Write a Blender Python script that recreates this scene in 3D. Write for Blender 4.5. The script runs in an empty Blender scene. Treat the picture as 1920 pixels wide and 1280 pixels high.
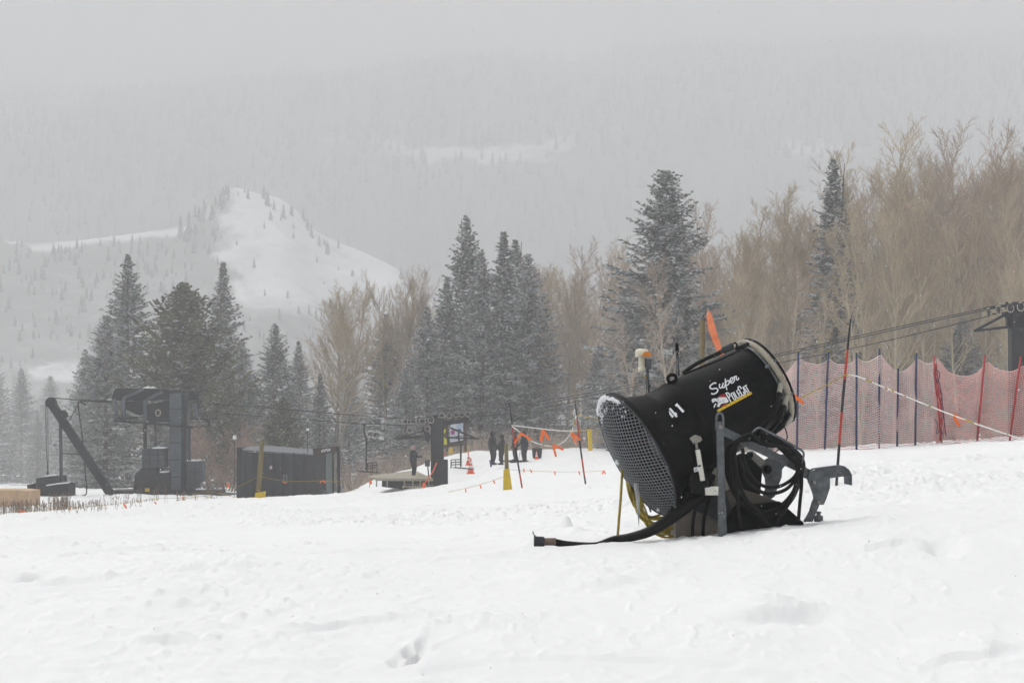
import bpy, bmesh, math, random
import numpy as np
from mathutils import Vector, Matrix
from mathutils.geometry import tessellate_polygon
random.seed(7); np.random.seed(7)
F = 3733.3; CX = 960.0; HY = 800.0
SC = bpy.context.scene
COL = SC.collection
def P(px, py, d): return Vector(((px-CX)/F*d, d, (HY-py)/F*d))
def V(*a): return Vector(a)
W = {}
# ------------------------------------------------------------------ mesh builder
def frame_of(t):
    t = t.normalized()
    a = Vector((0,0,1)) if abs(t.z) < .9 else Vector((1,0,0))
    u = t.cross(a).normalized(); v = u.cross(t).normalized()
    return u, v
def catmull(pts, n=6, closed=False):
    pts = [Vector(p) for p in pts]; out = []; m = len(pts)
    for i in range(m if closed else m-1):
        if closed: p0,p1,p2,p3 = pts[(i-1)%m],pts[i],pts[(i+1)%m],pts[(i+2)%m]
        else: p0,p1,p2,p3 = pts[max(i-1,0)],pts[i],pts[i+1],pts[min(i+2,m-1)]
        for k in range(n):
            t = k/n
            out.append(.5*((2*p1)+(p2-p0)*t+(2*p0-5*p1+4*p2-p3)*t*t+(3*p1-p0-3*p2+p3)*t**3))
    if not closed: out.append(pts[-1])
    return out
class MB:
    def __init__(s): s.v=[]; s.f=[]; s.m=[]; s.s=[]
    def add(s, vs, fs, mi=0, sm=False):
        b=len(s.v); s.v.extend([tuple(x) for x in vs])
        for f in fs: s.f.append(tuple(i+b for i in f)); s.m.append(mi); s.s.append(sm)
        return s
    def box(s, c, size, rot=None, mi=0):
        c=Vector(c); x,y,z=[k/2 for k in size]
        vs=[Vector((i*x,j*y,k*z)) for i in(-1,1) for j in(-1,1) for k in(-1,1)]
        if rot is not None: vs=[rot@q for q in vs]
        return s.add([c+q for q in vs],[(0,1,3,2),(4,6,7,5),(0,4,5,1),(2,3,7,6),(0,2,6,4),(1,5,7,3)],mi)
    def bar(s, a, b, w, t=None, mi=0, up=None, chan=False):
        a=Vector(a); b=Vector(b); t = w if t is None else t
        d=(b-a).normalized(); yv=Vector((0,1,0)) if up is None else Vector(up)
        u=d.cross(yv); u = u.normalized() if u.length>1e-5 else Vector((1,0,0)); v=u.cross(d).normalized()
        vs=[]
        for p in (a,b):
            for i,j in((-1,-1),(1,-1),(1,1),(-1,1)): vs.append(p+u*(i*w/2)+v*(j*t/2))
        return s.add(vs,[(0,3,2,1),(4,5,6,7),(0,1,5,4),(1,2,6,5),(2,3,7,6),(3,0,4,7)],mi)
    def tube(s, pts, r, n=8, mi=0, closed=False, caps=True, sm=True):
        pts=[Vector(p) for p in pts]; m=len(pts)
        rs = r if isinstance(r,(list,tuple)) else [r]*m
        vs=[]; u=None
        for i,p in enumerate(pts):
            if closed: t=pts[(i+1)%m]-pts[i-1]
            else: t=pts[min(i+1,m-1)]-pts[max(i-1,0)]
            if t.length<1e-9: t=Vector((0,0,1))
            t.normalize()
            if u is None: u,v=frame_of(t)
            else:
                u=(u-t*u.dot(t))
                if u.length<1e-6: u,v=frame_of(t)
                else: u.normalize(); v=u.cross(t).normalized()
            for k in range(n):
                a=2*math.pi*k/n; vs.append(p+(u*math.cos(a)+v*math.sin(a))*rs[i])
        fs=[]
        for i in range(m if closed else m-1):
            j=(i+1)%m
            for k in range(n):
                l=(k+1)%n; fs.append((i*n+k,i*n+l,j*n+l,j*n+k))
        s.add(vs,fs,mi,sm)
        if caps and not closed:
            b=len(s.v)-len(vs)
            s.f.append(tuple(b+k for k in range(n))[::-1]); s.m.append(mi); s.s.append(False)
            s.f.append(tuple(b+(m-1)*n+k for k in range(n))); s.m.append(mi); s.s.append(False)
        return s
    def lathe(s, c, ax, prof, n=48, mi=0, caps=True, sm=True):
        c=Vector(c); ax=Vector(ax).normalized(); u,v=frame_of(ax); vs=[]
        for (a,r) in prof:
            for k in range(n):
                t=2*math.pi*k/n; vs.append(c+ax*a+(u*math.cos(t)+v*math.sin(t))*r)
        fs=[]
        for i in range(len(prof)-1):
            for k in range(n):
                l=(k+1)%n; fs.append((i*n+k,i*n+l,(i+1)*n+l,(i+1)*n+k))
        s.add(vs,fs,mi,sm)
        if caps:
            b=len(s.v)-len(vs)
            for i,rev in((0,1),(len(prof)-1,0)):
                if prof[i][1]>1e-4:
                    q=tuple(b+i*n+k for k in range(n)); s.f.append(q[::-1] if rev else q); s.m.append(mi); s.s.append(False)
        return s
    def prism(s, pts, dv, mi=0):
        pts=[Vector(p) for p in pts]; n=len(pts); dv=Vector(dv)
        tris=tessellate_polygon([pts])
        vs=pts+[p+dv for p in pts]
        fs=[tuple(t) for t in tris]+[tuple(i+n for i in t)[::-1] for t in tris]
        fs+=[(i,(i+1)%n,(i+1)%n+n,i+n) for i in range(n)]
        return s.add(vs,fs,mi)
    def pxprism(s, pts, d, th, mi=0): return s.prism([P(x,y,d) for x,y in pts],(0,th,0),mi)
    def build(s, name, mats, parent=None, bevel=0, origin=None, jitter=0):
        me=bpy.data.meshes.new(name)
        v=np.array(s.v,dtype=np.float64).reshape(-1,3)
        if parent is not None: o0=W.get(parent.name,Vector((0,0,0)))
        elif origin is not None: o0=Vector(origin)
        else:
            mn=v.min(0); mx=v.max(0); o0=Vector(((mn[0]+mx[0])/2,(mn[1]+mx[1])/2,mn[2]))
        me.from_pydata((v-np.array(o0)).tolist(),[],s.f)
        if not isinstance(mats,(list,tuple)): mats=[mats]
        for m in mats: me.materials.append(m)
        me.polygons.foreach_set('material_index',s.m)
        me.polygons.foreach_set('use_smooth',s.s)
        bm=bmesh.new(); bm.from_mesh(me)
        if bevel:
            bmesh.ops.remove_doubles(bm,verts=bm.verts,dist=1e-5)
            bmesh.ops.recalc_face_normals(bm,faces=bm.faces)
            es=[e for e in bm.edges if len(e.link_faces)==2 and e.calc_face_angle(0)>.6]
            bmesh.ops.bevel(bm,geom=es,offset=bevel,segments=2,affect='EDGES',clamp_overlap=True,profile=.5)
        elif len(s.f)<60000: bmesh.ops.recalc_face_normals(bm,faces=bm.faces)
        bm.to_mesh(me); bm.free()
        me.update()
        ob=bpy.data.objects.new(name,me); COL.objects.link(ob)
        if parent is not None: ob.parent=parent
        else: ob.location=o0
        W[ob.name]=Vector(o0)
        return ob
def tag(o,label=None,cat=None,group=None,kind=None):
    if label: o['label']=label
    if cat: o['category']=cat
    if group: o['group']=group
    if kind: o['kind']=kind
    return o
def thing(name,label,cat,loc,group=None):
    o=bpy.data.objects.new(name,None); COL.objects.link(o); o.location=loc
    o.empty_display_size=.2; W[o.name]=Vector(loc)
    return tag(o,label,cat,group)
def copy_tree(o,parent=None):
    c=o.copy(); COL.objects.link(c)
    if parent is not None: c.parent=parent
    for ch in [x for x in bpy.data.objects if x.parent==o]: copy_tree(ch,c)
    return c
# ------------------------------------------------------------------ materials
def mat(name,col,rough=.7,metal=0,var=.25,scale=6,bump=0,bscale=40,spec=.4,col2=None,det=6,trans=0):
    m=bpy.data.materials.new(name); m.use_nodes=True; nt=m.node_tree; b=nt.nodes['Principled BSDF']
    b.inputs['Roughness'].default_value=rough; b.inputs['Metallic'].default_value=metal
    b.inputs['Specular IOR Level'].default_value=spec
    tc=nt.nodes.new('ShaderNodeTexCoord'); nz=nt.nodes.new('ShaderNodeTexNoise')
    nz.inputs['Scale'].default_value=scale; nz.inputs['Detail'].default_value=det; nz.inputs['Roughness'].default_value=.65
    nt.links.new(tc.outputs['Object'],nz.inputs['Vector'])
    mx=nt.nodes.new('ShaderNodeMix'); mx.data_type='RGBA'
    c=Vector(col); lo=c*(1-var); hi=Vector(col2) if col2 else c*(1+var)
    mx.inputs[6].default_value=(*lo,1); mx.inputs[7].default_value=(*[min(1,k) for k in hi],1)
    mr=nt.nodes.new('ShaderNodeMapRange'); mr.inputs[1].default_value=.3; mr.inputs[2].default_value=.7
    nt.links.new(nz.outputs['Fac'],mr.inputs[0]); nt.links.new(mr.outputs[0],mx.inputs[0])
    nt.links.new(mx.outputs[2],b.inputs['Base Color'])
    if bump:
        n2=nt.nodes.new('ShaderNodeTexNoise'); n2.inputs['Scale'].default_value=bscale; n2.inputs['Detail'].default_value=5
        nt.links.new(tc.outputs['Object'],n2.inputs['Vector'])
        bp=nt.nodes.new('ShaderNodeBump'); bp.inputs['Strength'].default_value=bump; bp.inputs['Distance'].default_value=.02
        nt.links.new(n2.outputs['Fac'],bp.inputs['Height']); nt.links.new(bp.outputs[0],b.inputs['Normal'])
    if trans:
        b.inputs['Transmission Weight'].default_value=trans; b.inputs['IOR'].default_value=1.31
    return m
M={}
def mk(k,*a,**kw): M[k]=mat(k,*a,**kw)
mk('black_paint',(.004,.004,.0045),rough=.5,var=.8,scale=7,col2=(.011,.011,.012),bump=.12,bscale=30,spec=.07)
mk('lift_light',(.075,.088,.105),rough=.6,var=.25,scale=2)
mk('base_steel',(.17,.15,.125),rough=.45,metal=.3,var=.3,scale=4,bump=.1,bscale=20)
mk('ring_hose',(.33,.3,.235),rough=.6,var=.25,scale=12)
mk('black_rubber',(.005,.005,.005),rough=.45,var=.4,scale=12,bump=.2,bscale=60,spec=.14)
mk('dark_metal',(.03,.033,.038),rough=.6,var=.35,scale=3)
mk('lift_metal',(.03,.038,.05),rough=.6,var=.35,scale=1.5,col2=(.06,.07,.085))
mk('lift_dark',(.012,.013,.016),rough=.7,var=.35,scale=2)
mk('galv',(.1,.112,.12),rough=.5,metal=.45,var=.3,scale=18,bump=.15,bscale=50,col2=(.18,.195,.205))
mk('wire',(.2,.212,.225),rough=.5,metal=.2,var=.3,scale=30)
mk('steel',(.28,.265,.24),rough=.38,metal=.6,var=.3,scale=4,bump=.1,bscale=20)
mk('housing',(.38,.355,.3),rough=.55,var=.15,scale=8)
mk('white_plastic',(.68,.66,.6),rough=.4,var=.08,scale=10)
mk('cream',(.74,.7,.55),rough=.4,var=.06,scale=10)
mk('frost',(.8,.82,.84),rough=.9,var=.08,scale=30,bump=.5,bscale=80)
mk('orange_lamp',(.75,.24,.02),rough=.3,var=.1)
mk('orange_tape',(.9,.16,.015),rough=.5,var=.1)
mk('orange_sock',(.8,.15,.03),rough=.7,var=.15,scale=3,col2=(.95,.3,.13))
mk('decal_white',(.78,.8,.82),rough=.45,var=.05,scale=60)
mk('decal_red',(.5,.015,.02),rough=.45,var=.15,scale=60)
mk('decal_yellow',(.78,.52,.01),rough=.45,var=.08,scale=60)
mk('decal_black',(.01,.01,.01),rough=.5,var=.1)
mk('yellow_rope',(.4,.27,.015),rough=.7,var=.35,scale=40)
mk('yellow_cable',(.34,.25,.02),rough=.5,var=.3,scale=20)
mk('white_rope',(.75,.75,.7),rough=.8,var=.1,scale=40)
mk('pole_red',(.42,.04,.02),rough=.5,var=.2,scale=8)
mk('pole_black',(.015,.015,.017),rough=.5,var=.3)
mk('pole_blue',(.02,.035,.11),rough=.5,var=.3,scale=8)
mk('fence_red',(.4,.03,.03),rough=.6,var=.3)
mk('net',(.86,.66,.645),rough=.8,var=.15,scale=2)
mk('net_red',(.84,.53,.5),rough=.8,var=.15,scale=2)
mk('wood_post',(.17,.135,.06),rough=.85,var=.35,scale=14,bump=.3)
mk('yellow_pad',(.6,.42,.01),rough=.7,var=.12,scale=6,bump=.1)
mk('deck_wood',(.35,.32,.25),rough=.85,var=.25,scale=8)
mk('plywood',(.5,.34,.21),rough=.8,var=.15,scale=3)
mk('shelter',(.018,.019,.023),rough=.6,var=.3,scale=1.5)
mk('shelter_roof',(.12,.125,.14),rough=.7,var=.2,scale=2)
mk('shelter_glass',(.11,.14,.14),rough=.3,var=.15,scale=1)
mk('fascia',(.04,.02,.016),rough=.7,var=.2)
mk('cloth_dark',(.012,.013,.018),rough=.9,var=.35,scale=8)
mk('cloth_blue',(.015,.02,.035),rough=.9,var=.3,scale=8)
mk('skin',(.45,.28,.2),rough=.6,var=.1)
mk('hat_pale',(.5,.36,.34),rough=.9,var=.1,scale=30)
mk('sign_brown',(.06,.035,.025),rough=.8,var=.2)
mk('sign_white',(.6,.64,.7),rough=.5,var=.06)
mk('sign_blue',(.13,.28,.5),rough=.5,var=.1)
mk('sign_magenta',(.3,.04,.2),rough=.5,var=.1)
mk('sign_yellow',(.6,.55,.03),rough=.5,var=.08)
mk('cone_orange',(.85,.13,.03),rough=.6,var=.1)
mk('sheave_rim',(.46,.43,.35),rough=.6,var=.2)
mk('needles',(.17,.177,.165),rough=.9,var=.4,scale=.9,col2=(.25,.255,.24))
mk('needles_pine',(.12,.13,.07),rough=.9,var=.4,scale=.8,col2=(.2,.2,.12))
mk('tree_frost',(.38,.41,.41),rough=.95,var=.3,scale=.8,col2=(.68,.71,.72))
mk('bark',(.15,.12,.09),rough=.95,var=.3,scale=4)
mk('aspen_bark',(.42,.37,.28),rough=.9,var=.35,scale=1.5,col2=(.56,.5,.38))
mk('twig_tan',(.5,.4,.265),rough=.95,var=.3,scale=.5,col2=(.63,.52,.36))
mk('twig_brown',(.46,.36,.27),rough=.95,var=.3,scale=.5,col2=(.58,.46,.36))
mk('twig_red',(.3,.2,.16),rough=.95,var=.3,scale=1)
mk('stalk',(.2,.15,.11),rough=.95,var=.4,scale=3)
mk('ice',(.75,.78,.8),rough=.15,var=.05,trans=.6)
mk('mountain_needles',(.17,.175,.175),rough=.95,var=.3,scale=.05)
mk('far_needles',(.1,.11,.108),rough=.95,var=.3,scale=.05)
# ------------------------------------------------------------------ noise
def _h(ix,iy,seed):
    n=(ix.astype(np.int64)*374761393+iy.astype(np.int64)*668265263+seed*1442695041)&0xffffffff
    n=((n^(n>>13))*1274126177)&0xffffffff
    return ((n^(n>>16))&0xffffff)/float(0xffffff)
def vnoise(x,y,seed=0):
    ix=np.floor(x);iy=np.floor(y);fx=x-ix;fy=y-iy
    fx=fx*fx*fx*(fx*(fx*6-15)+10);fy=fy*fy*fy*(fy*(fy*6-15)+10)
    a=_h(ix,iy,seed);b=_h(ix+1,iy,seed);c=_h(ix,iy+1,seed);d=_h(ix+1,iy+1,seed)
    return (a*(1-fx)+b*fx)*(1-fy)+(c*(1-fx)+d*fx)*fy
def fbm(x,y,o=4,seed=0,g=.5):
    s=0;a=1;t=0
    for k in range(o):
        c,sn=math.cos(k*1.1+.4),math.sin(k*1.1+.4)
        s=s+a*vnoise((x*c-y*sn)*2**k+17*k,(x*sn+y*c)*2**k-9*k,seed+k);t+=a;a*=g
    return s/t
# ------------------------------------------------------------------ terrain
CP=np.array([-500,0,420,640,700,775,860,960,1100,1300,1500,1700,1920,2500],float)
ROWS=[
('z',0,[-1.7]*14),('z',5,[-1.46]*14),
('y',9,[1290,1290,1287,1285,1284,1283,1283,1282,1280,1277,1272,1268,1262,1250]),
('y',14,[1075,1062,1050,1043,1041,1038,1034,1029,1020,1004,982,960,944,905]),
('y',16,[1058,1046,1036,1028,1026,1023,1019,1013,1003,988,968,948,930,890]),
('y',23,[1020,1010,999,991,988,984,979,972,960,943,925,904,884,835]),
('y',45,[1000,982,960,949,945,940,933,922,908,880,851,841,824,780]),
('y',62,[993,973,947,938,935,932,928,920,898,871,851,841,824,780]),
('y',74,[985,966,937,930,929,926,921,908,886,863,851,841,824,780]),
('y',88,[978,953,938,934,929,920,910,889,871,856,850,840,824,780]),
('y',104,[945,932,931,931,925,912,906,871,860,852,850,840,824,780]),
('y',112,[935,926,925,927,916,896,876,862,852,848,850,840,824,780]),
('y',124,[925,920,920,925,903,880,852,846,842,842,848,840,824,780]),
('y',150,[916,916,915,935,925,905,880,868,860,855,852,840,824,780]),
('y',220,[920,925,935,940,930,915,900,890,880,866,850,830,800,720]),
('y',420,[900]*9+[895,885,875,860,820]),
('y',900,[880]*14),('y',4200,[860]*14)]
RR=np.array([r[1] for r in ROWS],float)
TZ=np.array([r[2] if r[0]=='z' else [-(v-HY)/F*r[1] for v in r[2]] for r in ROWS],float)
def pslopes(x,y):   # limited slopes along axis 0
    h=np.diff(x); d=np.diff(y,axis=0)/h.reshape(-1,*([1]*(y.ndim-1)))
    m=np.zeros_like(y); m[0]=d[0]; m[-1]=d[-1]
    a=d[:-1];b=d[1:]; w=2*a*b/np.where(np.abs(a+b)<1e-12,1,a+b)
    m[1:-1]=np.where(a*b>0,w,0)
    return m
def pint(x,y,q):
    m=pslopes(x,y); i=np.clip(np.searchsorted(x,q)-1,0,len(x)-2); h=x[i+1]-x[i]; t=(q-x[i])/h
    if y.ndim==1: y0,y1,m0,m1=y[i],y[i+1],m[i],m[i+1]
    else:
        k=np.arange(len(q)); y0,y1,m0,m1=y[i,k],y[i+1,k],m[i,k],m[i+1,k]
    return (2*t**3-3*t*t+1)*y0+(t**3-2*t*t+t)*h*m0+(-2*t**3+3*t*t)*y1+(t**3-t*t)*h*m1
PITS=[]   # (x,y,rx,ry,depth)
ROUGH=[]  # (x,y,rx,ry,amount) trodden, lumpy places
LEDGE=[]  # (x0,y0,x1,y1,height) broken crust edges
def ground(x,y,detail=True):
    x=np.atleast_1d(np.asarray(x,float)); y=np.atleast_1d(np.asarray(y,float))
    r=np.hypot(x,y); ang=np.arctan2(x,y); aa=np.abs(ang)
    px=CX+F*np.tan(np.clip(ang,-1.2,1.2)); px=np.clip(px,-500,2500)
    bl=np.clip((aa-.7)/1.8,0,1); bl=bl*bl*(3-2*bl)
    px=px*(1-bl)+960*bl
    cr=np.array([pint(CP,row,px) for row in TZ])
    # depth used for rows is y in front, r elsewhere
    dd=np.where(aa<.6,np.minimum(r,np.maximum(y,0)+ (r-np.maximum(y,0))*0),r)
    dd=np.where(aa<.6,y*(1-np.clip((aa-.35)/.25,0,1))+r*np.clip((aa-.35)/.25,0,1),r)
    z=pint(RR,cr,np.clip(dd,0,4199))
    if detail:
        far=np.clip(dd/60,0,1)
        m=np.clip((fbm(x*.22+3,y*.10,3,11)-.53)*6,0,1)
        m2=np.clip((fbm(x*.16+30,y*.13,3,21)-.54)*8,0,1)
        z=z+(fbm(x*.3,y*.14,3,3)-.5)*(.06+.25*far)*np.clip(dd/6,0,1)
        z=z+(fbm(x*.9,y*.4,3,5)-.5)*(.022+.1*far)
        z=z+m*(np.abs(fbm(x*1.7,y*2.3,4,7,.6)-.5)-.1)*(.075+.05*far)
        b=1-np.abs(2*fbm(x*4.3,y*2.6,3,9)-1)
        z=z+m2*np.clip(b-.72,0,1)*.22*np.clip((dd-13)/8,.15,1)
        z=z+(fbm(x*6,y*3.5,3,13)-.5)*.003
        m3=np.clip((fbm(x*.35+50,y*.22+9,3,41)-.55)*9,0,1)+.9*np.clip(1-np.hypot((x-5.4)/3.2,(y-21)/5),0,1)
        cl=np.clip(fbm(x*8,y*5,2,43)-.62,0,1); z=z+m3*cl*.13*np.clip(dd/18,.35,1)
        cl=np.clip(vnoise(x*13,y*9,47)-.8,0,1); z=z+m3*cl*.10*np.clip(dd/18,.35,1)
        q=fbm(x*.5+9,y*.45,4,31); st=np.clip((q-.5)*18,0,1); z=z+st*.014*(.3+m)
        q=fbm(x*.4+70,y*.7,4,33); st=np.clip((q-.56)*30,0,1); z=z-st*.02
    if detail and ROUGH:
        R=np.zeros_like(z)
        for (a,b_,rx,ry,am) in ROUGH:
            q=np.clip(1.25-np.hypot((x-a)/rx,(y-b_)/ry),0,1); R=np.maximum(R,am*np.clip(q*2.5,0,1))
        R=R*np.clip((fbm(x*1.3,y*.9,3,71)-.36)*5,0,1)
        k=np.where(R>.01)[0]
        if len(k):
            X_=x[k];Y_=y[k]; D_=dd[k]
            for sc,wt in ((.8,np.clip((17-D_)/4,0,1)),(1.5,np.clip((D_-13)/4,0,1)*np.clip((32-D_)/8,0,1)),(3,np.clip((D_-24)/8,0,1))):
                rid=1-np.abs(2*fbm(X_*2.1/sc,Y_*2.6/sc,4,73,.55)-1); lump=np.clip(fbm(X_*7/sc,Y_*6/sc,3,75)-.5,0,1)
                chip=np.clip(vnoise(X_*16/sc,Y_*10/sc,77)-.62,0,1)
                z[k]+=wt*R[k]*sc*((rid-.6)*.034+lump*.075+chip*.04)
        for (x0,y0,x1,y1,h_) in LEDGE:
            t=(x-x0)/(x1-x0); t=np.clip(t,0,1); yl=y0+(y1-y0)*t+(fbm(x*1.5,y*1.2+y0,4,79)-.5)*.55
            w=np.clip(t*3,0,1)*np.clip((1-t)*3,0,1); s_=y-yl
            z=z+w*h_*np.clip(s_/.07+.5,0,1)*np.exp(-np.clip(s_,0,9)/.45)*(.45+.9*fbm(x*3,y*3,2,85))
    for (a,b_,rx,ry,dp) in PITS:
        q=((x-a)/rx)**2+((y-b_)/ry)**2
        z=z-dp*np.exp(-q**1.5)
    return z
def gz(x,y): return float(ground(x,y)[0])
def G(px,d,up=0): 
    x=(px-CX)/F*d; return Vector((x,d,gz(x,d)+up))
def row_depth(px,py):
    lo=6.0
    for k in range(1500):
        lo+=.06
        if HY-float(ground((px-CX)/F*lo,lo,False)[0])*F/lo < py: break
    return lo
for (px,py,w_,hp,am) in [(200,1040,330,34,.9),(560,1052,260,22,.6),(120,1085,200,20,.8),(420,1075,120,14,.7),(700,1022,120,12,.5),(1000,1062,60,10,.3),(1160,1075,150,22,.9),(640,1140,170,14,.55),(1100,1180,110,16,.5),(990,1188,90,12,.6),(620,1190,260,20,.9),(860,1200,120,20,1),
      (1330,1205,160,12,.5),(1850,1245,150,18,.8),(330,1230,110,12,.6),(150,1190,120,10,.5),(1620,1032,150,18,.6),(1760,1010,90,14,.6),(1480,1150,90,10,.6),(1820,905,230,42,1),(1650,880,160,26,.9),(1400,940,220,20,.8),(1200,905,100,16,.6),(1000,985,140,12,.5),(240,985,180,12,.5),(1400,1000,170,10,.9),(1590,970,80,14,.9),(1390,1003,150,9,1),(500,960,160,8,.4),(700,1250,120,24,.9)]:
    d=row_depth(px,py); d1=row_depth(px,py+hp)
    ROUGH.append(((px-CX)/F*d,d,w_/F*d,abs(d-d1)+.3,am))
for (px0,py0,px1,py1,h_) in [(430,1200,840,1168,.05),(830,1165,1010,1196,.035),(1150,1086,1300,1072,.03),(1060,1106,1240,1088,.03),(60,1032,420,1022,.05),(560,1040,780,1030,.04),(1380,1150,1500,1156,.035),(1700,1262,1930,1228,.04),(180,1244,380,1226,.03),(40,1108,240,1092,.03),(1580,1045,1720,1010,.03),(740,1262,800,1215,.06)]:
    a_=row_depth(px0,py0); b_=row_depth(px1,py1); LEDGE.append(((px0-CX)/F*a_,a_,(px1-CX)/F*b_,b_,h_))
for (px,py,rx,ry,dp) in [(772,1243,.05,.2,.06),(745,1252,.04,.12,.05),(790,1222,.03,.12,.06),(765,1248,.025,.08,.07),(1290,1002,.12,.08,-.02),(1400,992,.16,.08,-.025),(1465,983,.12,.1,-.03),(1330,1012,.2,.08,-.02),(1010,1015,.1,.15,-.04),(1063,995,.05,.09,-.12),(1075,1000,.1,.1,-.04),(57,1095,.07,.2,.08),(1630,956,.3,.3,-.06),(1625,966,.2,.12,.05),(1770,1030,.1,.25,.08),
        (375,1072,.06,.15,.05),(1430,1152,.25,.25,-.05),(1480,1160,.2,.12,.05),(1050,1085,.3,.3,-.05)]:
    # find distance where ground row appears at py
    lo=6.0
    for k in range(400):
        lo+=.08
        if HY-float(ground((px-CX)/F*lo,lo,False)[0])*F/lo < py: break
    d=lo
    PITS.append(((px-CX)/F*d,d,rx,ry,dp))
# ------------------------------------------------------------------ ground sheet
def snow_mat(name):
    m=bpy.data.materials.new(name); m.use_nodes=True; nt=m.node_tree; L=nt.links; b=nt.nodes['Principled BSDF']
    b.inputs['Roughness'].default_value=.85; b.inputs['Specular IOR Level'].default_value=.15
    tc=nt.nodes.new('ShaderNodeTexCoord')
    def nz(s,d,r=.6):
        n=nt.nodes.new('ShaderNodeTexNoise'); n.inputs['Scale'].default_value=s; n.inputs['Detail'].default_value=d; n.inputs['Roughness'].default_value=r
        L.new(tc.outputs['Object'],n.inputs['Vector']); return n
    a=nz(.6,5); mx=nt.nodes.new('ShaderNodeMix'); mx.data_type='RGBA'
    mx.inputs[6].default_value=(.785,.79,.788,1); mx.inputs[7].default_value=(.83,.835,.832,1)
    L.new(a.outputs['Fac'],mx.inputs[0]); L.new(mx.outputs[2],b.inputs['Base Color'])
    n1=nz(9,6); n2=nz(45,5,.7)
    ad=nt.nodes.new('ShaderNodeMath'); ad.operation='MULTIPLY_ADD'; ad.inputs[1].default_value=.25
    L.new(n2.outputs['Fac'],ad.inputs[0]); L.new(n1.outputs['Fac'],ad.inputs[2])
    bp=nt.nodes.new('ShaderNodeBump'); bp.inputs['Strength'].default_value=.3; bp.inputs['Distance'].default_value=.015
    L.new(ad.outputs[0],bp.inputs['Height']); L.new(bp.outputs[0],b.inputs['Normal'])
    return m
M['snow']=snow_mat('snow')
def grid_mesh(name,X,Y,Z,mats,closed=False,fan=None,smooth=True):
    R,C=X.shape
    co=np.stack([X,Y,Z],-1).reshape(-1,3)
    i=np.arange(R-1)[:,None]*C; j=np.arange(C if closed else C-1)[None,:]; j2=(j+1)%C
    q=np.stack([i+j,i+j2,i+C+j2,i+C+j],-1).reshape(-1,4)
    me=bpy.data.meshes.new(name)
    nf=len(q); fanf=[]
    if fan is not None:
        co=np.vstack([co,[fan]]); c=len(co)-1
        fanf=[(c,(k+1)%C,k) for k in range(C)]
    me.vertices.add(len(co)); me.vertices.foreach_set('co',co.ravel())
    tot=nf*4+len(fanf)*3
    me.loops.add(tot); me.polygons.add(nf+len(fanf))
    li=np.concatenate([q.ravel(),np.array(fanf,int).ravel()]) if fanf else q.ravel()
    me.loops.foreach_set('vertex_index',li)
    st=np.concatenate([np.arange(nf)*4,nf*4+np.arange(len(fanf))*3])
    me.polygons.foreach_set('loop_start',st)
    me.polygons.foreach_set('use_smooth',np.ones(nf+len(fanf),bool))
    for m in mats: me.materials.append(m)
    me.update(calc_edges=True); me.validate()
    ob=bpy.data.objects.new(name,me); COL.objects.link(ob); W[ob.name]=Vector((0,0,0))
    return ob
dense=np.linspace(-.295,.295,860)
ang=np.concatenate([np.linspace(-math.pi,-.35,30)[:-1],np.linspace(-.35,-.295,6)[:-1],dense,np.linspace(.295,.35,6)[1:],np.linspace(.35,math.pi,30)[1:-1]])
rad=np.concatenate([np.linspace(.5,7,10)[:-1],np.exp(np.linspace(math.log(7),math.log(132),720))[:-1],np.exp(np.linspace(math.log(132),math.log(4200),50))])
A,R_=np.meshgrid(ang,rad)
X=np.sin(A)*R_; Y=np.cos(A)*R_
Z=ground(X.ravel(),Y.ravel()).reshape(X.shape)
snow=grid_mesh('snow_ground',X,Y,Z,[M['snow']],closed=True,fan=(0,0,-1.7))
tag(snow,'wide white snow slope with soft wind crust and lumps','snow',kind='structure')
# ------------------------------------------------------------------ far hills
def cover_mat(name,thr,scale):
    m=bpy.data.materials.new(name); m.use_nodes=True; nt=m.node_tree; L=nt.links; b=nt.nodes['Principled BSDF']
    b.inputs['Roughness'].default_value=.95
    at=nt.nodes.new('ShaderNodeAttribute'); at.attribute_name='cover'
    tc=nt.nodes.new('ShaderNodeTexCoord'); n=nt.nodes.new('ShaderNodeTexNoise'); n.inputs['Scale'].default_value=scale; n.inputs['Detail'].default_value=8; n.inputs['Roughness'].default_value=.75
    L.new(tc.outputs['Object'],n.inputs['Vector'])
    ad=nt.nodes.new('ShaderNodeMath'); ad.operation='ADD'; L.new(at.outputs['Fac'],ad.inputs[0]); L.new(n.outputs['Fac'],ad.inputs[1])
    mr=nt.nodes.new('ShaderNodeMapRange'); mr.inputs[1].default_value=thr-.3; mr.inputs[2].default_value=thr+.3
    L.new(ad.outputs[0],mr.inputs[0]); mx=nt.nodes.new('ShaderNodeMix'); mx.data_type='RGBA'
    mx.inputs[6].default_value=(.8,.81,.81,1); mx.inputs[7].default_value=(.22,.22,.21,1)
    L.new(mr.outputs[0],mx.inputs[0]); L.new(mx.outputs[2],b.inputs['Base Color'])
    return m
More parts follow.
